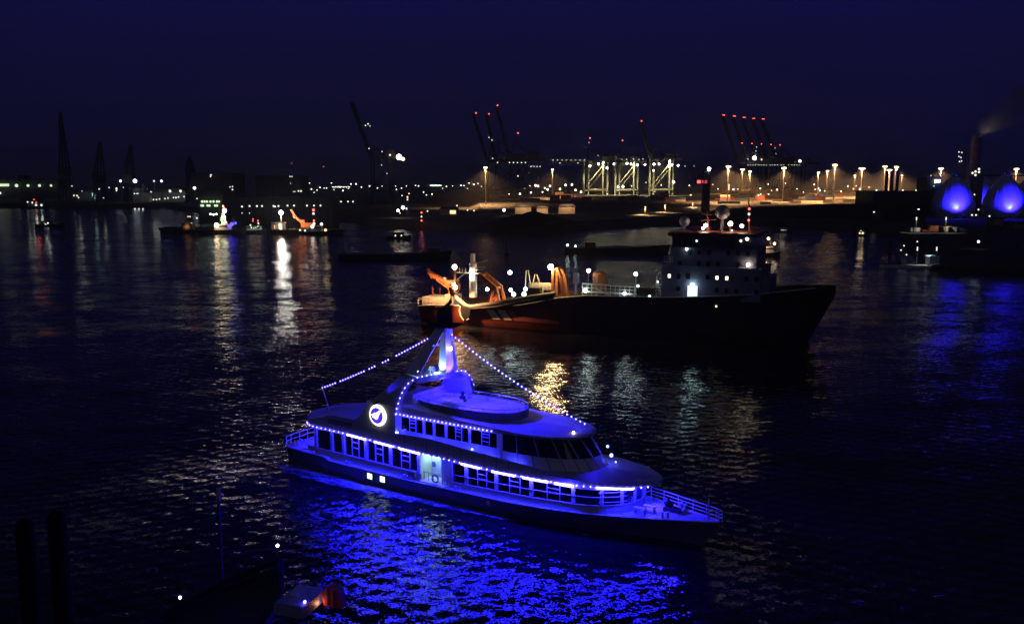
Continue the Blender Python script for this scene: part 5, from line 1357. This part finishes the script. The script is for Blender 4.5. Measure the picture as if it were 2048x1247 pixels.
bt = tag(MB().lathe([(1.0, -.4), (1.3, .2), (1.2, .9), (.4, 1.0), (.25, 5.2), (.5, 5.3), (.5, 6.2)], n=10).build('channel_buoy', M_BLACK, None, ground(1012, 508, 0)), 'dark channel buoy standing in the glitter behind the dredger', 'buoy')
# ---- moored craft in the middle left
def barge(px0, px1, py, H_, label, m=M_BLACK, B_=10, name='work_barge'):
    a, b_ = ground(px0, py, 0), ground(px1, py, 0)
    t = thing(name, label, 'barge', ((a.x + b_.x) / 2, (a.y + b_.y) / 2, 0), 0, None); L_ = b_.x - a.x
    MB().prism([(-L_ / 2, H_), (-L_ / 2 + 2, -.4), (L_ / 2 - 2, -.4), (L_ / 2, H_)], 'y', -B_ / 2, B_ / 2).build('hull', m, t)
    b = MB()
    for s in (-1, 1): b.box((0, s * B_ / 2, H_ + .3), (L_ - .4, .15, .6))
    b.build('bulwark', m, t)
    for k in range(5):
        b = MB(); b.box((-L_ * .4 + L_ * .2 * k, 1, H_ + .5), (L_ * .08, 3, 1.0)); b.build('hatch_cover', M_DARKB, t)
    return t
Y0 = 572
t = barge(322, 470, 464, 2.6, 'long dark moored barge under the tree shaped cluster of lights')
t = barge(540, 688, 468, 2.4, 'dark work barge carrying the glaring floodlight and orange lit digger')
dk_ = t
# floodlight mast
p = at(562, 425, 560); t = thing('floodlight_mast', 'glaring white floodlight on a mast above the work barge', 'light mast', (p.x, p.y, 2.4))
MB().bar((0, 0, 0), (0, 0, p.z - 2.6), .35).build('pole', M_STEEL, t)
MB().ball((0, 0, p.z - 2.4), 1.25, 10, 6).build('floodlight', glow('great_flood', (1, .97, .9), 170), t)
lamp_light('flood', 'SPOT', t, (0, -1.5, p.z - 3), 30000, (1, .7, .4), (4, 0, 0), .5, 140)
p = at(557, 455, 562); t = thing('deck_cabin', 'small cabin with a tall warm lit side on the work barge', 'cabin', (p.x, p.y, 2.4))
MB().box((0, 2, 2.3), (9, 4, 4.6)).build('wall', M_DARKB, t); MB().box((1.3, -.06, 2.3), (2.0, .1, 4.0)).build('lit_door', glow('door_glow', (1, .82, .5), 3), t); MB().box((-2.4, -.06, 1.9), (.7, .1, 2.6)).build('lit_door', glow('door_orange', (1, .45, .2), 1.2), t); MB().box((0, 2, 4.75), (9.6, 4.6, .3)).build('roof', M_DARKB, t)
p = at(597, 450, 566); t = thing('digger', 'orange lit digger with a bent arm on the work barge', 'digger', (p.x, p.y, 2.4))
b = MB(); b.box((6, 0, 3.0), (8, 4, 3.2)); b.box((3, 0, 5.4), (2.4, 2.4, 2.0)); b.build('cab', M_ORANGE, t)
b = MB(); b.bar((3, 0, 4), (-1.5, 0, 8.0), 1.0, 1.4); b.bar((-1.5, 0, 8.0), (-4.5, 0, 13.0), .9, 1.2); b.bar((-4.5, 0, 13), (-3, 0, 9.5), .6); b.bar((-3, 0, 9.5), (-2.2, 0, 7.5), 1.6, 1.0); b.build('arm', M_ORANGE, t)
MB().box((5, 0, .9), (7, 4.4, 1.6)).build('crawler_track', M_BLACK, t)
lamp_light('digger_light', 'SPOT', t, (-2, -12, 10), 9000, (1, .5, .22), (2, 0, 5), .4, 90)
boat('push_boat', 'push boat with red mast lights at the right end of the work barge', 'boat', 634, 469, 20, 6, 2, 0, M_BLACK, [(0, 7, 4.4, 2, 3.4)], M_CREAM,
     [(627, 420, .8, G_RED), (627, 427, .75, G_WHITED), (628, 441, .6, G_RED), (628, 447, .9, G_PALE), (625, 453, 1.1, G_WSTAR), (643, 448, 1.0, G_PALE), (651, 460, .9, G_YARDS), (610, 461, .6, G_WHITED), (600, 460, .6, G_YARDS)], (-2, 15))
t = boat('tree_boat', 'boat hung with a tree shaped cluster of red, yellow and blue lights', 'boat', 447, 467, 30, 7, 2.4, 0, M_BLACK, [(0, 10, 5, 2.4, 3.4)], M_CREAM, (), (-2, 22))
tr = random.Random(2)
for y in range(412, 463, 4):
    wv_ = (y - 405) * .32
    for k in range(1 + int(wv_ / 4)):
        m = tr.choice([glow('bulb_yellow', (1, .85, .35), 3.5, sampled=False), glow('bulb_red', (1, .12, .1), 3, sampled=False), G_PALE, glow('bulb_green', (.5, 1, .35), 2.6, sampled=False), MATS['bulb_yellow']])
        MB().ball(at(447 + tr.uniform(-wv_, wv_) * .5, y, 566) - Vector(t.location), tr.uniform(.45, .85), 6, 4).build('light', m, t)
for x, y, r, m in ((449, 421, 1.4, 'white_star'), (448, 433, 1.0, 'white_star'), (433, 450, 1.4, 'warm_boat_lamp'), (464, 448, 1.2, 'bulb_blue'), (459, 452, 1.2, 'bulb_blue'), (471, 446, .8, 'bulb_blue')):
    MB().ball(at(x, y, 562) - Vector(t.location), r, 8, 6).build('light', glow('bulb_blue', (.08, .06, 1), 3.5) if m == 'bulb_blue' else MATS[m], t)
t = boat('work_boat', 'small work boat with warm orange cabin lights at the left end of the moored group', 'boat', 378, 466, 18, 6, 2, 0, M_BLACK, [(0, 7, 4.4, 2, 5.0)], M_WOOD, [(376, 433, .4, G_YARDS), (380, 433, .4, G_YARDS), (383, 446, .5, G_YARDS), (394, 436, .55, G_PALE), (421, 428, .6, G_CWS), (427, 429, .6, G_CWS), (433, 428, .6, G_CWS)], (0, 13))
lamp_light('cabin_light', 'SPOT', t, (-.5, -4.5, 4.6), 420, (1, .5, .22), (-.5, 0, 4.4), .3, 100)
boat('ferry', 'small ferry with two rows of greenish white lamps and thin red masts', 'boat', 509, 466, 16, 5, 1.8, 0, M_BLACK, [(0, 9, 4, 1.8, 2.6)], M_CREAM,
     [(501, 450, .55, G_GREEN), (503, 455, .75, G_GREEN), (508, 456, .7, G_GREEN), (512, 455, .7, G_GREEN), (516, 453, .65, G_GREEN), (517, 447, .5, G_PALE), (506, 438, .35, G_RED), (506, 442, .3, G_RED), (516, 441, .35, G_RED), (516, 445, .3, G_RED)], (2, 9))
# passenger ship with a double row of lamps and a long dark dock behind
t, w, h, d = building('moored_ship_block', 'dark moored ship block with a double row of greenish lamps', 396, 446, 380, 760, 20, M_DARKB, 'ship', 0)
for y, xs_ in ((403, (404, 409, 414, 421, 427, 434, 438)), (411, (403, 406, 415, 419, 430, 434))):
    for x in xs_: lampdot(t, x, y, 756, 1.0, G_GREEN)
t, w, h, d = building('floating_dock', 'long dark floating dock with a row of white lamps along its wall', 470, 664, 396, 720, 30, M_DARKB, 'dock', 0)
for x, y in ((484, 413), (499, 412), (514, 412), (524, 412), (547, 412), (550, 413), (557, 412), (575, 411), (588, 411), (614, 411), (628, 411), (641, 411), (484, 426), (499, 426)): lampdot(t, x, y, 714, .75 if y < 420 else .4, G_PALE)
for k in range(12):
    b = MB(); b.box((-w / 2 + w * (k + .5) / 12, -d / 2 - .3, h * .45), (1.0, .6, h * .9)); b.build('dock_rib', M_BLACK, t)
b = MB(); b.bar((-w * .12, 0, h), (-w * .12, 0, h + 12), .8); b.bar((-w * .12, 0, h + 12), (w * .02, 0, h + 18), .6); b.build('dock_crane', M_BLACK, t)
# ---- far left shore ------------------------------------------------------
t, w, h, d = building('quay_warehouse', 'long dark warehouse with green white lamps under its roof at far left', -60, 118, 359, 1440, 50, M_DARKB)
for x, y, r in ((33, 371, 2.6), (56, 371, 2.2), (79, 371, 2.2), (102, 371, 1.9)): lampdot(t, x, y, 1434, r, G_GREEN)
MB().box(rel(t, 4, 370, 1434), (22, 1, 4)).build('lit_strip', glow('green_strip', (.8, 1, .6), 1.3), t); lampdot(t, 0, 386, 1434, 2.0, G_PALE)
for a, b_ in ((-30, 38), (88, 118)): MB().box(rel(t, (a + b_) / 2, 401, 1432), ((b_ - a) * .81, .6, 7)).build('pale_gate', mat('pale_gate', (.3, .3, .28), .7), t)
b = MB(); b.box(rel(t, 48, 356, 1450), (12, 12, 8)); b.build('roof_house', M_DARKB, t)
def tower_crane(pts, label, name='slewing_crane', dist=1400, w0=11):
    p = at(pts[0][0], 408, dist); t = thing(name, label, 'crane', (p.x, p.y, LAND_Z), 0, 'tall dark jibs on the left shore')
    z0 = Vector((0, 0, 0)); a = rel(t, pts[0][0], pts[0][1], dist); b_ = rel(t, pts[1][0], pts[1][1], dist)
    m = MB()
    for sx in (-1, 1):
        for sy in (-1, 1): m.bar((sx * w0 * .5, sy * w0 * .5, 0), (a.x + sx * w0 * .32, sy * w0 * .32, a.z), 2.2)
    for k in range(4): z = a.z * (k + 1) / 4; m.box((a.x * (k + 1) / 4, 0, z), (w0 * .9, w0 * .9, 1.6))
    m.build('portal', M_CRANE, t)
    MB().box((a.x, 0, a.z + 6), (w0 * 1.1, w0, 13)).build('machinery_house', M_CRANE, t)
    j = MB()
    for sx in (-1, 1):
        for sy in (-1, 1): j.bar((a.x + sx * w0 * .42, sy * w0 * .4, a.z + 10), (b_.x + sx * .8, sy * .8, b_.z), 1.9)
    for k in range(9):
        f = k / 9; q = a + Vector((0, 0, 10)) + (b_ - a - Vector((0, 0, 10))) * f; ww = w0 * .84 * (1 - f) + 1.5
        j.box(q, (ww, ww, 1.0)); j.bar(q + Vector((-ww / 2, -ww / 2, 0)), q + (b_ - a) / 9 + Vector((ww / 2 * .85, -ww / 2 * .85, 0)), .9)
    j.build('jib', M_CRANE, t)
    return t
tower_crane(((130, 350), (120, 224)), 'tallest thin dark jib at far left, leaning a little left', w0=13)
tower_crane(((199, 365), (200, 283)), 'dark jib pointing straight up, middle of three at far left', w0=14)
tower_crane(((258, 365), (261, 290)), 'dark jib pointing up beside the bright quay floodlights', w0=13)
tower_crane(((381, 352), (379, 312)), 'faint short dark jib beside the black block', dist=1300, w0=10)
t, w, h, d = building('black_block', 'big black block with two lamps near its top, left of centre', 383, 466, 346, 1250, 60, M_DARKB)
for x, y, r in ((422, 350, 1.2), (421, 353, .9), (460, 374, .8), (465, 373, .9), (465, 379, 1.1), (389, 376, 2.0), (394, 397, .9)): lampdot(t, x, y, 1240, r, G_PALE)
t, w, h, d = building('black_block', 'lower wide black block with lamp pair on its roof edge', 512, 602, 352, 1300, 50, M_DARKB)
for x, y, r in ((580, 353, .9), (584, 353, .9), (581, 367, .6), (587, 383, .7), (590, 383, .7), (597, 382, 1.2), (602, 382, 1.3)): lampdot(t, x, y, 1290, r, G_PALE)
# floodlit quay at the left
def flood(px, py, dist, r, m, label, e=0, col=(1, .95, .8)):
    p = at(px, py, dist); t = thing('quay_floodlight', label, 'floodlight', (p.x, p.y, LAND_Z), 0, 'floodlights on the left quay'); z = p.z - LAND_Z
    MB().bar((0, 0, 0), (0, 0, z), .8).build('pole', M_STEEL, t); MB().ball((0, 0, z), r, 10, 6).build('lamp', m, t)
    if e: lamp_light('flood_light', 'SPOT', t, (0, -2, z), e, col, (8, 16, -2), 1, 95)
flood(241, 362, 1380, 1.7, G_COOL, 'bright white floodlight left of the dark upright jib'); flood(270, 362, 1370, 2.9, G_COOL, 'brightest white floodlight on the left quay, right of the dark jib', 150000)
flood(308, 362, 1400, 1.4, G_PALE, 'smaller pale floodlight between the brightest and the bluish one'); flood(323, 362, 1390, 1.8, glow('blue_flood', (.45, .75, 1), 5), 'bluish floodlight on the left quay'); flood(389, 376, 1200, 1.9, G_COOL, 'white lamp at the left edge of the big black block')
t, w, h, d = building('quay_ship_house', 'pale floodlit upright ship house on the left quay', 266, 280, 376, 1400, 14, M_CREAM)
for k in range(3): lit_window(t, -w / 4 + k * w / 4, h * .6, -d / 2, 1.6, 1.6, G_PALEW)
t, w, h, d = building('quay_ship_house', 'pale floodlit low ship house right of the upright one', 281, 296, 385, 1395, 14, M_CREAM)
b = MB(); b.bar((-2, 0, h), (-4, 0, h + 14), 1.0); b.bar((-2, 0, h + 10), (4, 0, h + 4), .8); b.build('derrick', M_CREAM, t)
t, w, h, d = building('open_shed', 'wide shed with a pale sloping roof and lamp row on the left quay', 300, 372, 384, 1420, 30, mat('shed_pale', (.25, .26, .27), .7), roof='gable')
for x, y, r in ((340, 382, 2.2), (361, 382, 2.2), (376, 383, 2.0), (302, 384, 1.4), (330, 397, 1.2), (336, 396, 1.2), (347, 395, 1.3), (352, 395, 1.4), (357, 394, 1.3), (368, 393, 1.2), (307, 399, 1.2), (313, 399, 1.2), (319, 398, 1.1), (371, 397, 1.0), (376, 397, 1.1), (366, 407, .7), (371, 407, .8), (377, 407, .8)): lampdot(t, x, y, 1412, r, G_PALE)
for x in (270, 278, 286):
    p = at(x, 418, 1180); t = tag(MB().ball((0, 0, 0), .95, 8, 5, 1.4).build('quay_edge_lamp', G_WHITED, None, p), 'one of three white lamps standing close together just above the left water', 'lamp', 'three lamps above the left water')
    MB().bar((0, 0, -p.z - .3), (0, 0, -1), .3).build('pole', M_BLACK, t)
t, w, h, d = building('left_quay_shed', 'long low dim shed between the two left dark jibs', 150, 196, 384, 1500, 40, MATS['shed_pale'], roof='gable')
MB().box(rel(t, 187, 391, 1490), (4, .6, 9)).build('lit_door', glow('cyan_door', (.6, .95, 1), 1.5, sampled=False), t)
for x, y, r in ((125, 372, 1.1), (140, 372, 1.6), (144, 372, 1.0), (148, 391, 1.3), (154, 391, 1.4), (157, 395, 1.2), (139, 385, .8), (141, 391, .7), (164, 382, .7), (198, 378, 1.4), (207, 395, 1.2), (218, 375, 1.1), (206, 365, .7), (233, 377, 1.8), (233, 381, 1.3), (247, 375, 1.0), (260, 377, .8)): lampdot(t, x, y, 1480, r, G_PALE)
# ---- middle quay lights
p = at(1008, 420, 745); t = thing('quay_light', 'bright bluish white quay light left of the coal heap', 'lamp', (p.x, p.y, LAND_Z))
MB().bar((0, 0, 0), (0, 0, p.z - LAND_Z), .3).build('pole', M_STEEL, t); MB().ball((0, 0, p.z - LAND_Z), 1.2, 10, 6).build('lamp', G_COOL, t)
for px, py, r, m, l in ((815, 395, 1.0, G_YARDS, 'orange lamp on the small lit boat mast by the lone crane'), ):
    pass
boat('moored_boat', 'small orange lit boat with white lamps right of the lone crane', 'boat', 812, 449, 22, 6, 2, 0, M_BLACK, [(0, 8, 4, 2, 3)], M_BROWN, [(806, 415, 1.4, G_COOL), (813, 417, .8, G_PALE), (796, 421, 1.0, glow('pinkish', (1, .8, .65), 22)), (800, 426, .5, G_YARDS), (815, 394, .7, G_YARDS), (815, 399, .6, G_YARDS), (804, 391, .5, G_PALE), (818, 387, .5, G_YARDS)], (1, 20))
t = thing('signal_post', 'thin post with red, white and red lights by the middle water', 'signal', (ground(843, 457, 0).x, ground(843, 457, 0).y, 0))
MB().bar((0, 0, -1), (0, 0, 14), .4).build('pole', M_BLACK, t)
for y, m in ((425, G_RED), (433, G_WHITED), (441, G_RED)): lampdot(t, 843, y, t.location.y - 1, .6, m)
# ---- parked trailers in the lit yard
van_m = mat('trailer_white', (.65, .62, .58), .5)
b = MB(); b.box((0, 0, 2.2), (2.5, 9, 2.7)); b.box((0, -5.2, 1.6), (2.4, 1.8, 2.4))
for y in (-5, -2.5, 3, 4): b.box((0, y, .45), (2.5, .9, .9))
trm = b.mesh('trailer_truck', van_m)
for i in range(24):
    p = ground(1676 + i * 2.9, 405, LAND_Z); q = at(1676 + i * 2.9, 405, 1290)
    tag(place(trm, 'trailer_truck', None, (q.x, q.y - 130 + (i % 5) * 3, yard_z(q.y - 130))), 'whitish truck in the row parked in the lit yard left of the chimneys', 'truck', 'row of whitish trucks in the yard')
t, w, h, d = building('yard_hall', 'long pale hall glowing in the yard behind the truck row', 1700, 1745, 381, 1500, 30, MATS['shed_wall'])
t, w, h, d = building('yard_office', 'tall pale lit office cabin among the yard light masts', 1453, 1459, 366, 1250, 8, MATS['hut_wall'])
lit_window(t, 0, h * .8, -d / 2, w * .7, h * .3, G_YARDS)
# ---- scattered far lamps (each one a slim lamp post)
def far_lamp(px, py, dist, r, m, label, group):
    p = at(px, py, dist); me_b = MB(); me_b.ball((0, 0, 0), r, 6, 4)
    me = me_b.mesh('far_lamp', [m, M_STEEL])
    n0 = len(me.polygons)
    b = MB(); b.v, b.f = list(me_b.v), list(me_b.f); hgt = max(2.0, p.z - LAND_Z)
    b.tube([(0, 0, -hgt), (0, 0, -r * .6)], max(.15, r * .18), 5)
    me2 = b.mesh('far_lamp', [m, M_STEEL])
    for i, pl_ in enumerate(me2.polygons):
        pl_.material_index = 0 if i < n0 else 1
    bpy.data.meshes.remove(me)
    tag(place(me2, 'far_lamp', None, p), label, 'lamp', group)
fr = random.Random(21)
G_FARW = glow('far_white', (.95, .96, .85), 7.0, sampled=False); G_FARY = glow('far_warm', (1, .72, .4), 8.0, sampled=False)
pts = [(663, 366), (702, 368), (712, 368), (612, 374), (640, 375), (623, 378), (634, 380), (648, 376), (686, 381), (653, 376), (723, 374), (739, 372), (747, 381), (764, 372), (791, 372), (793, 379), (813, 372), (831, 371), (837, 372), (866, 372), (872, 371), (885, 377), (893, 373), (905, 372), (922, 371), (928, 371), (938, 366), (948, 369), (956, 367), (963, 373), (935, 377), (847, 384), (853, 390), (864, 388), (876, 399), (963, 389), (619, 366), (628, 385), (668, 379), (680, 374), (697, 377), (755, 376), (803, 376)]
for x, y in pts:
    m = fr.choice([G_FARW, G_FARW, G_FARY, G_FARW])
    far_lamp(x, y, 2400, fr.uniform(.8, 1.7), m, ('warm' if m is G_FARY else 'white') + ' lamp on the far shore ' + ('left of the lone crane' if x < 700 else 'behind the lone crane' if x < 800 else 'midway between the lone crane and the triple cranes' if x < 880 else 'just left of the triple cranes'), 'far shore lamps left of the cranes')
for i in range(12): far_lamp(665 + i * 3.1, 373.5 + (i % 2) * .6, 2400, 1.0, G_FARW, 'lamp in the close bright row on the far shore', 'close row of far lamps at centre left')
for i in range(9): far_lamp(861 + i * 2.6, 371 + (i % 3 == 1) * -.8, 2400, 1.3, glow('far_green', (.7, 1, .65), 7.0, sampled=False), 'greenish lamp in the short close row on the far shore', 'short greenish lamp row at centre')
for x, y in ((677, 403), (682, 403), (696, 403), (706, 403), (935, 420), (948, 421), (914, 411), (855, 422)): far_lamp(x, y, 800, .75, G_PALE, 'white lamp standing low on the dark middle quay', 'lamps low on the middle quay')
for i in range(60):
    x = fr.uniform(1000, 1860) if i % 2 else fr.uniform(1380, 1780); y = fr.choice((fr.uniform(366, 382), fr.uniform(380, 398)))
    if 1395 < x < 1424: continue
    m = fr.choice([G_FARY, G_FARY, G_FARW, glow('red_orange_dot', (1, .35, .15), 9, sampled=False)])
    far_lamp(x, y, fr.uniform(1300, 1500), fr.uniform(.5, 1.2), m, {G_FARY: 'small warm yellow', G_FARW: 'small white'}.get(m, 'small red orange') + ' lamp ' + ('by the feet of the dark cranes' if x < 1160 else 'among the lit crane legs' if x < 1350 else 'in the yard just right of the red lit tower' if x < 1500 else 'in the yard below the five cranes' if x < 1640 else 'in the yard left of the chimneys' if x < 1770 else 'behind the boiler block'), 'small lamps in the container yard')
for x, y in ((1071, 371), (1100, 372), (1076, 372), (1144, 369), (1131, 370), (1151, 380), (1120, 378), (1162, 384), (1095, 379), (1040, 388)): far_lamp(x, y, 1300, 1.4, fr.choice([G_FARY, G_FARW]), 'bright lamp between the dark cranes and the lit crane legs', 'bright lamps at the crane feet')
for x, y in ((583, 326), (647, 333)): far_lamp(x, y, 3000, 1.2, G_RED, 'single faint red light above the far shore', 'faint red lights over the far shore')
# ------------------------------------------------------------------ dark tug at the lower left, below the camera
p = ground(470, 1235, 0)
t = thing('harbour_tug', 'dark moored tug at the lower left with a blue lit wheelhouse and two small lamps', 'tug', (p.x - 1.5, p.y - 6.5, 0), R(72))
o = Vector(t.location); inv = Matrix.Rotation(-R(72), 3, 'Z')
def tl(px, py, dist): return inv @ (at(px, py, dist) - o)
boat_hull(t, 22, 7.4, 1.2, M_BLACK, .6, M_BLACK)
b = MB()
for s in (-1, 1): b.tube([(-11.5, s * 3.2, 1.5), (-4, s * 3.75, 1.5), (3, s * 3.6, 1.55), (8, s * 2.4, 1.8), (11.6, 0, 2.3)], .22, 8)
b.build('rubber_fender', M_RUBBER, t)
for k in range(6):
    q = MB(); 
    for s in (-1, 1): q.lathe([(.28, -.16), (.42, -.1), (.42, .1), (.28, .16)], (-8 + 2.6 * k, s * 3.9, 1.0), 10)
    q.build('tyre_fender', M_RUBBER, t)
a = tl(436, 985, 62.0)
b = MB(); b.bar((a.x, a.y, 1.2), (a.x, a.y, a.z - .5), .16); b.bar((a.x - .9, a.y, a.z - 1.6), (a.x + .9, a.y, a.z - 1.6), .08); b.build('mast', M_BLACK, t)
b = MB(); b.bar((a.x, a.y, a.z - .55), (a.x + .1, a.y, a.z + .35), .3, .12); b.build('masthead_plate', M_GREYP, t)
for px, py, m in ((555, 1090, 'post_lamp_white'), (360, 1194, 'post_lamp_cold')):
    c = tl(px, py, 58.5); b = MB(); b.bar((c.x, c.y, 1.2), (c.x, c.y, c.z - .1), .07); b.build('lamp_post', M_BLACK, t)
    MB().ball((c.x, c.y, c.z), .10, 8, 6).build('lamp', glow(m, (1, .96, .8) if 'white' in m else (.8, 1, .98), 12, sampled=False), t)
c = tl(600, 1247, 57.3); zt = 2.35
w = MB(); w.prism([(-1.15, 1.5), (1.15, 1.5), (1.05, zt - .1), (.8, zt), (-.95, zt), (-1.1, zt - .12)], 'x', -1.45, 1.45)
w.v = [(c.x + y * .0 + x, c.y + y, z) for x, y, z in w.v]
wh = w.build('wheelhouse', mat('wheelhouse_paint', (.3, .32, .5), .45), t)
MB().box((c.x + .2, c.y + .3, zt + .06), (.9, .7, .12)).build('roof_hatch', M_GREYP, wh)
MB().ball((c.x - .9, c.y - 1.0, zt + .1), .1, 8, 6).build('roof_lamp', G_BULB, wh)
M_RSC = mat('rescue_orange', (.55, .07, .02), .5)
c2 = tl(672, 1240, 57.6)
b = MB(); b.prism([(-.7, 0), (.7, 0), (.9, .9), (.3, 1.5), (-.4, 1.3)], 'x', -.35, .35); b.v = [(c2.x + x, c2.y + y, 1.5 + z) for x, y, z in b.v]; r_ = b.build('life_raft', M_RSC, t)
b = MB(); b.box((c2.x - .37, c2.y - .1, 2.1), (.03, .12, 1.1)); b.box((c2.x - .37, c2.y + .35, 2.2), (.03, .12, 1.2)); b.build('strap', M_BLACK, r_)
c3 = tl(560, 1214, 58.6)
b = MB(); b.lathe([(.3, 0), (.36, .12), (.3, .3), (.12, .42)], (c3.x, c3.y, c3.z - .25), 12); b.bar((c3.x, c3.y, 1.4), (c3.x, c3.y, c3.z - .2), .12); b.build('ventilator', M_RSC, t)
c4, c5 = tl(434, 1236, 57.5), tl(460, 1249, 57.5)
MB().bar(c4, c5, .14).build('tube_lamp', glow('yellow_tube', (1, .82, .42), 2.2), t)
c6 = tl(640, 1222, 57.4); lamp_light('deck_lamp', 'POINT', t, (c6.x, c6.y, c6.z + .6), 10, (1, .35, .15), None, .15)
# mooring piles and a pontoon edge in the near dark
for px, py, l in ((112, 1025, 'thick dark mooring pile standing in the near dark water, right of another'), (48, 1040, 'thick dark mooring pile nearest the left edge of the near water')):
    q = at(px, py, 56); tag(MB().lathe([(.62, -1), (.58, q.z - .2), (.4, q.z)], n=12).build('mooring_pile', mat('pile_wood', (.014, .011, .009), .95, spec=.05), None, (q.x, q.y, 0)), l, 'mooring pile', 'near mooring piles')
q = at(20, 1247, 50)
t = thing('landing_pontoon', 'dark landing pontoon corner at the lower left edge', 'pontoon', (q.x - 6, q.y - 4, 0), R(-38))
MB().box((0, 0, .9), (14, 7, 1.4)).build('deck', mat('pontoon_deck', (.09, .075, .06), .8), t)
for x in (-5, 0, 5): MB().lathe([(.18, 0), (.15, .5), (.25, .55), (.25, .65)], (x, 2.8, 1.6), 10).build('bollard', M_BLACK, t)
# ------------------------------------------------------------------ churned foam along the ship's side and behind its stern
def foam_material():
    m = bpy.data.materials.new('foam'); m.use_nodes = True
    n, l = m.node_tree.nodes, m.node_tree.links
    b = n['Principled BSDF']; b.inputs['Base Color'].default_value = (.42, .45, .48, 1); b.inputs['Roughness'].default_value = .55
    tc = n.new('ShaderNodeTexCoord'); mp = n.new('ShaderNodeMapping'); mp.inputs['Scale'].default_value = (.55, 1.3, 1)
    nz = n.new('ShaderNodeTexNoise'); nz.inputs['Scale'].default_value = 1.1; nz.inputs['Detail'].default_value = 7; nz.inputs['Roughness'].default_value = .68
    at_ = n.new('ShaderNodeAttribute'); at_.attribute_name = 'cover'
    ad = n.new('ShaderNodeMath'); ad.operation = 'ADD'
    rp = n.new('ShaderNodeMapRange'); rp.inputs[1].default_value = .92; rp.inputs[2].default_value = 1.25
    l.new(tc.outputs['Object'], mp.inputs[0]); l.new(mp.outputs[0], nz.inputs['Vector'])
    l.new(nz.outputs['Fac'], ad.inputs[0]); l.new(at_.outputs['Fac'], ad.inputs[1]); l.new(ad.outputs[0], rp.inputs[0])
    l.new(rp.outputs[0], b.inputs['Alpha'])
    return m
M_FOAM = foam_material()
def foam(name, stations, loc, rz):
    """stations: x, inner y, outer y, cover"""
    rng_ = random.Random(4); rows = []; cov = []
    for x, y0, y1, c in stations:
        row = []
        for k in range(9):
            f = k / 8; row.append((x, y0 + (y1 - y0) * f, .05 + .10 * math.sin(math.pi * f) * (.6 + .8 * rng_.random())))
            cov.append(c * (1 - abs(2 * f - .7) ** 3 * .8 if f > .35 else 1) * (1 - f * .35))
        rows.append(row)
    b = MB(); b.grid(rows); o = b.build(name, M_FOAM, None, loc, rz, smooth=True)
    a = o.data.attributes.new('cover', 'FLOAT', 'POINT')
    for i, c in enumerate(cov): a.data[i].value = c
    return struct(o, 'stuff')
st = []
for k in range(64):
    x = -3 + k * .55
    yi = -(interp(max(x, 0), WATERL) - .05) - .25 * max(0, (x - 26) / 6)
    w_ = interp(x, [(-3, 3.6), (6, 4.2), (14, 3.4), (24, 2.2), (31, 1.2), (33, .8)])
    st.append((x, yi, yi - w_, interp(x, [(-3, .4), (2, .7), (20, .74), (28, .7), (31, .55), (33, .2)])))
foam('wash_foam', st, YO, YA)
foam('bow_foam', [(34.5 + k * .3, -3.9 + .06 * k, -4.6 + .09 * k, .62 * math.sin(math.pi * k / 14)) for k in range(15)], YO, YA)
foam('wake_foam', [(-2 - k * .9, 3.0 + k * .12, -3.2 - k * .12, .45 * (1 - k / 36)) for k in range(36)], YO, YA)
foam('wake_foam', [(-18 + k * 1.1, -7.4 - .05 * k, -10.2 - .07 * k, .56 * math.sin(math.pi * min(1, (k + 1) / 50))) for k in range(50)], DO, DA)
# ------------------------------------------------------------------ damp night air
hz = bpy.data.materials.new('haze'); hz.use_nodes = True
hn, hl = hz.node_tree.nodes, hz.node_tree.links; hn.clear()
ho_ = hn.new('ShaderNodeOutputMaterial'); hv = hn.new('ShaderNodeVolumePrincipled')
hv.inputs['Color'].default_value = (.9, .9, .92, 1)
hv.inputs['Density'].default_value = 0.0002
hv.inputs['Anisotropy'].default_value = 0.3
hl.new(hv.outputs[0], ho_.inputs['Volume'])
b = MB(); b.box((0, 6850, 107.5), (24000, 14500, 219))
struct(b.build('haze', hz), 'stuff')
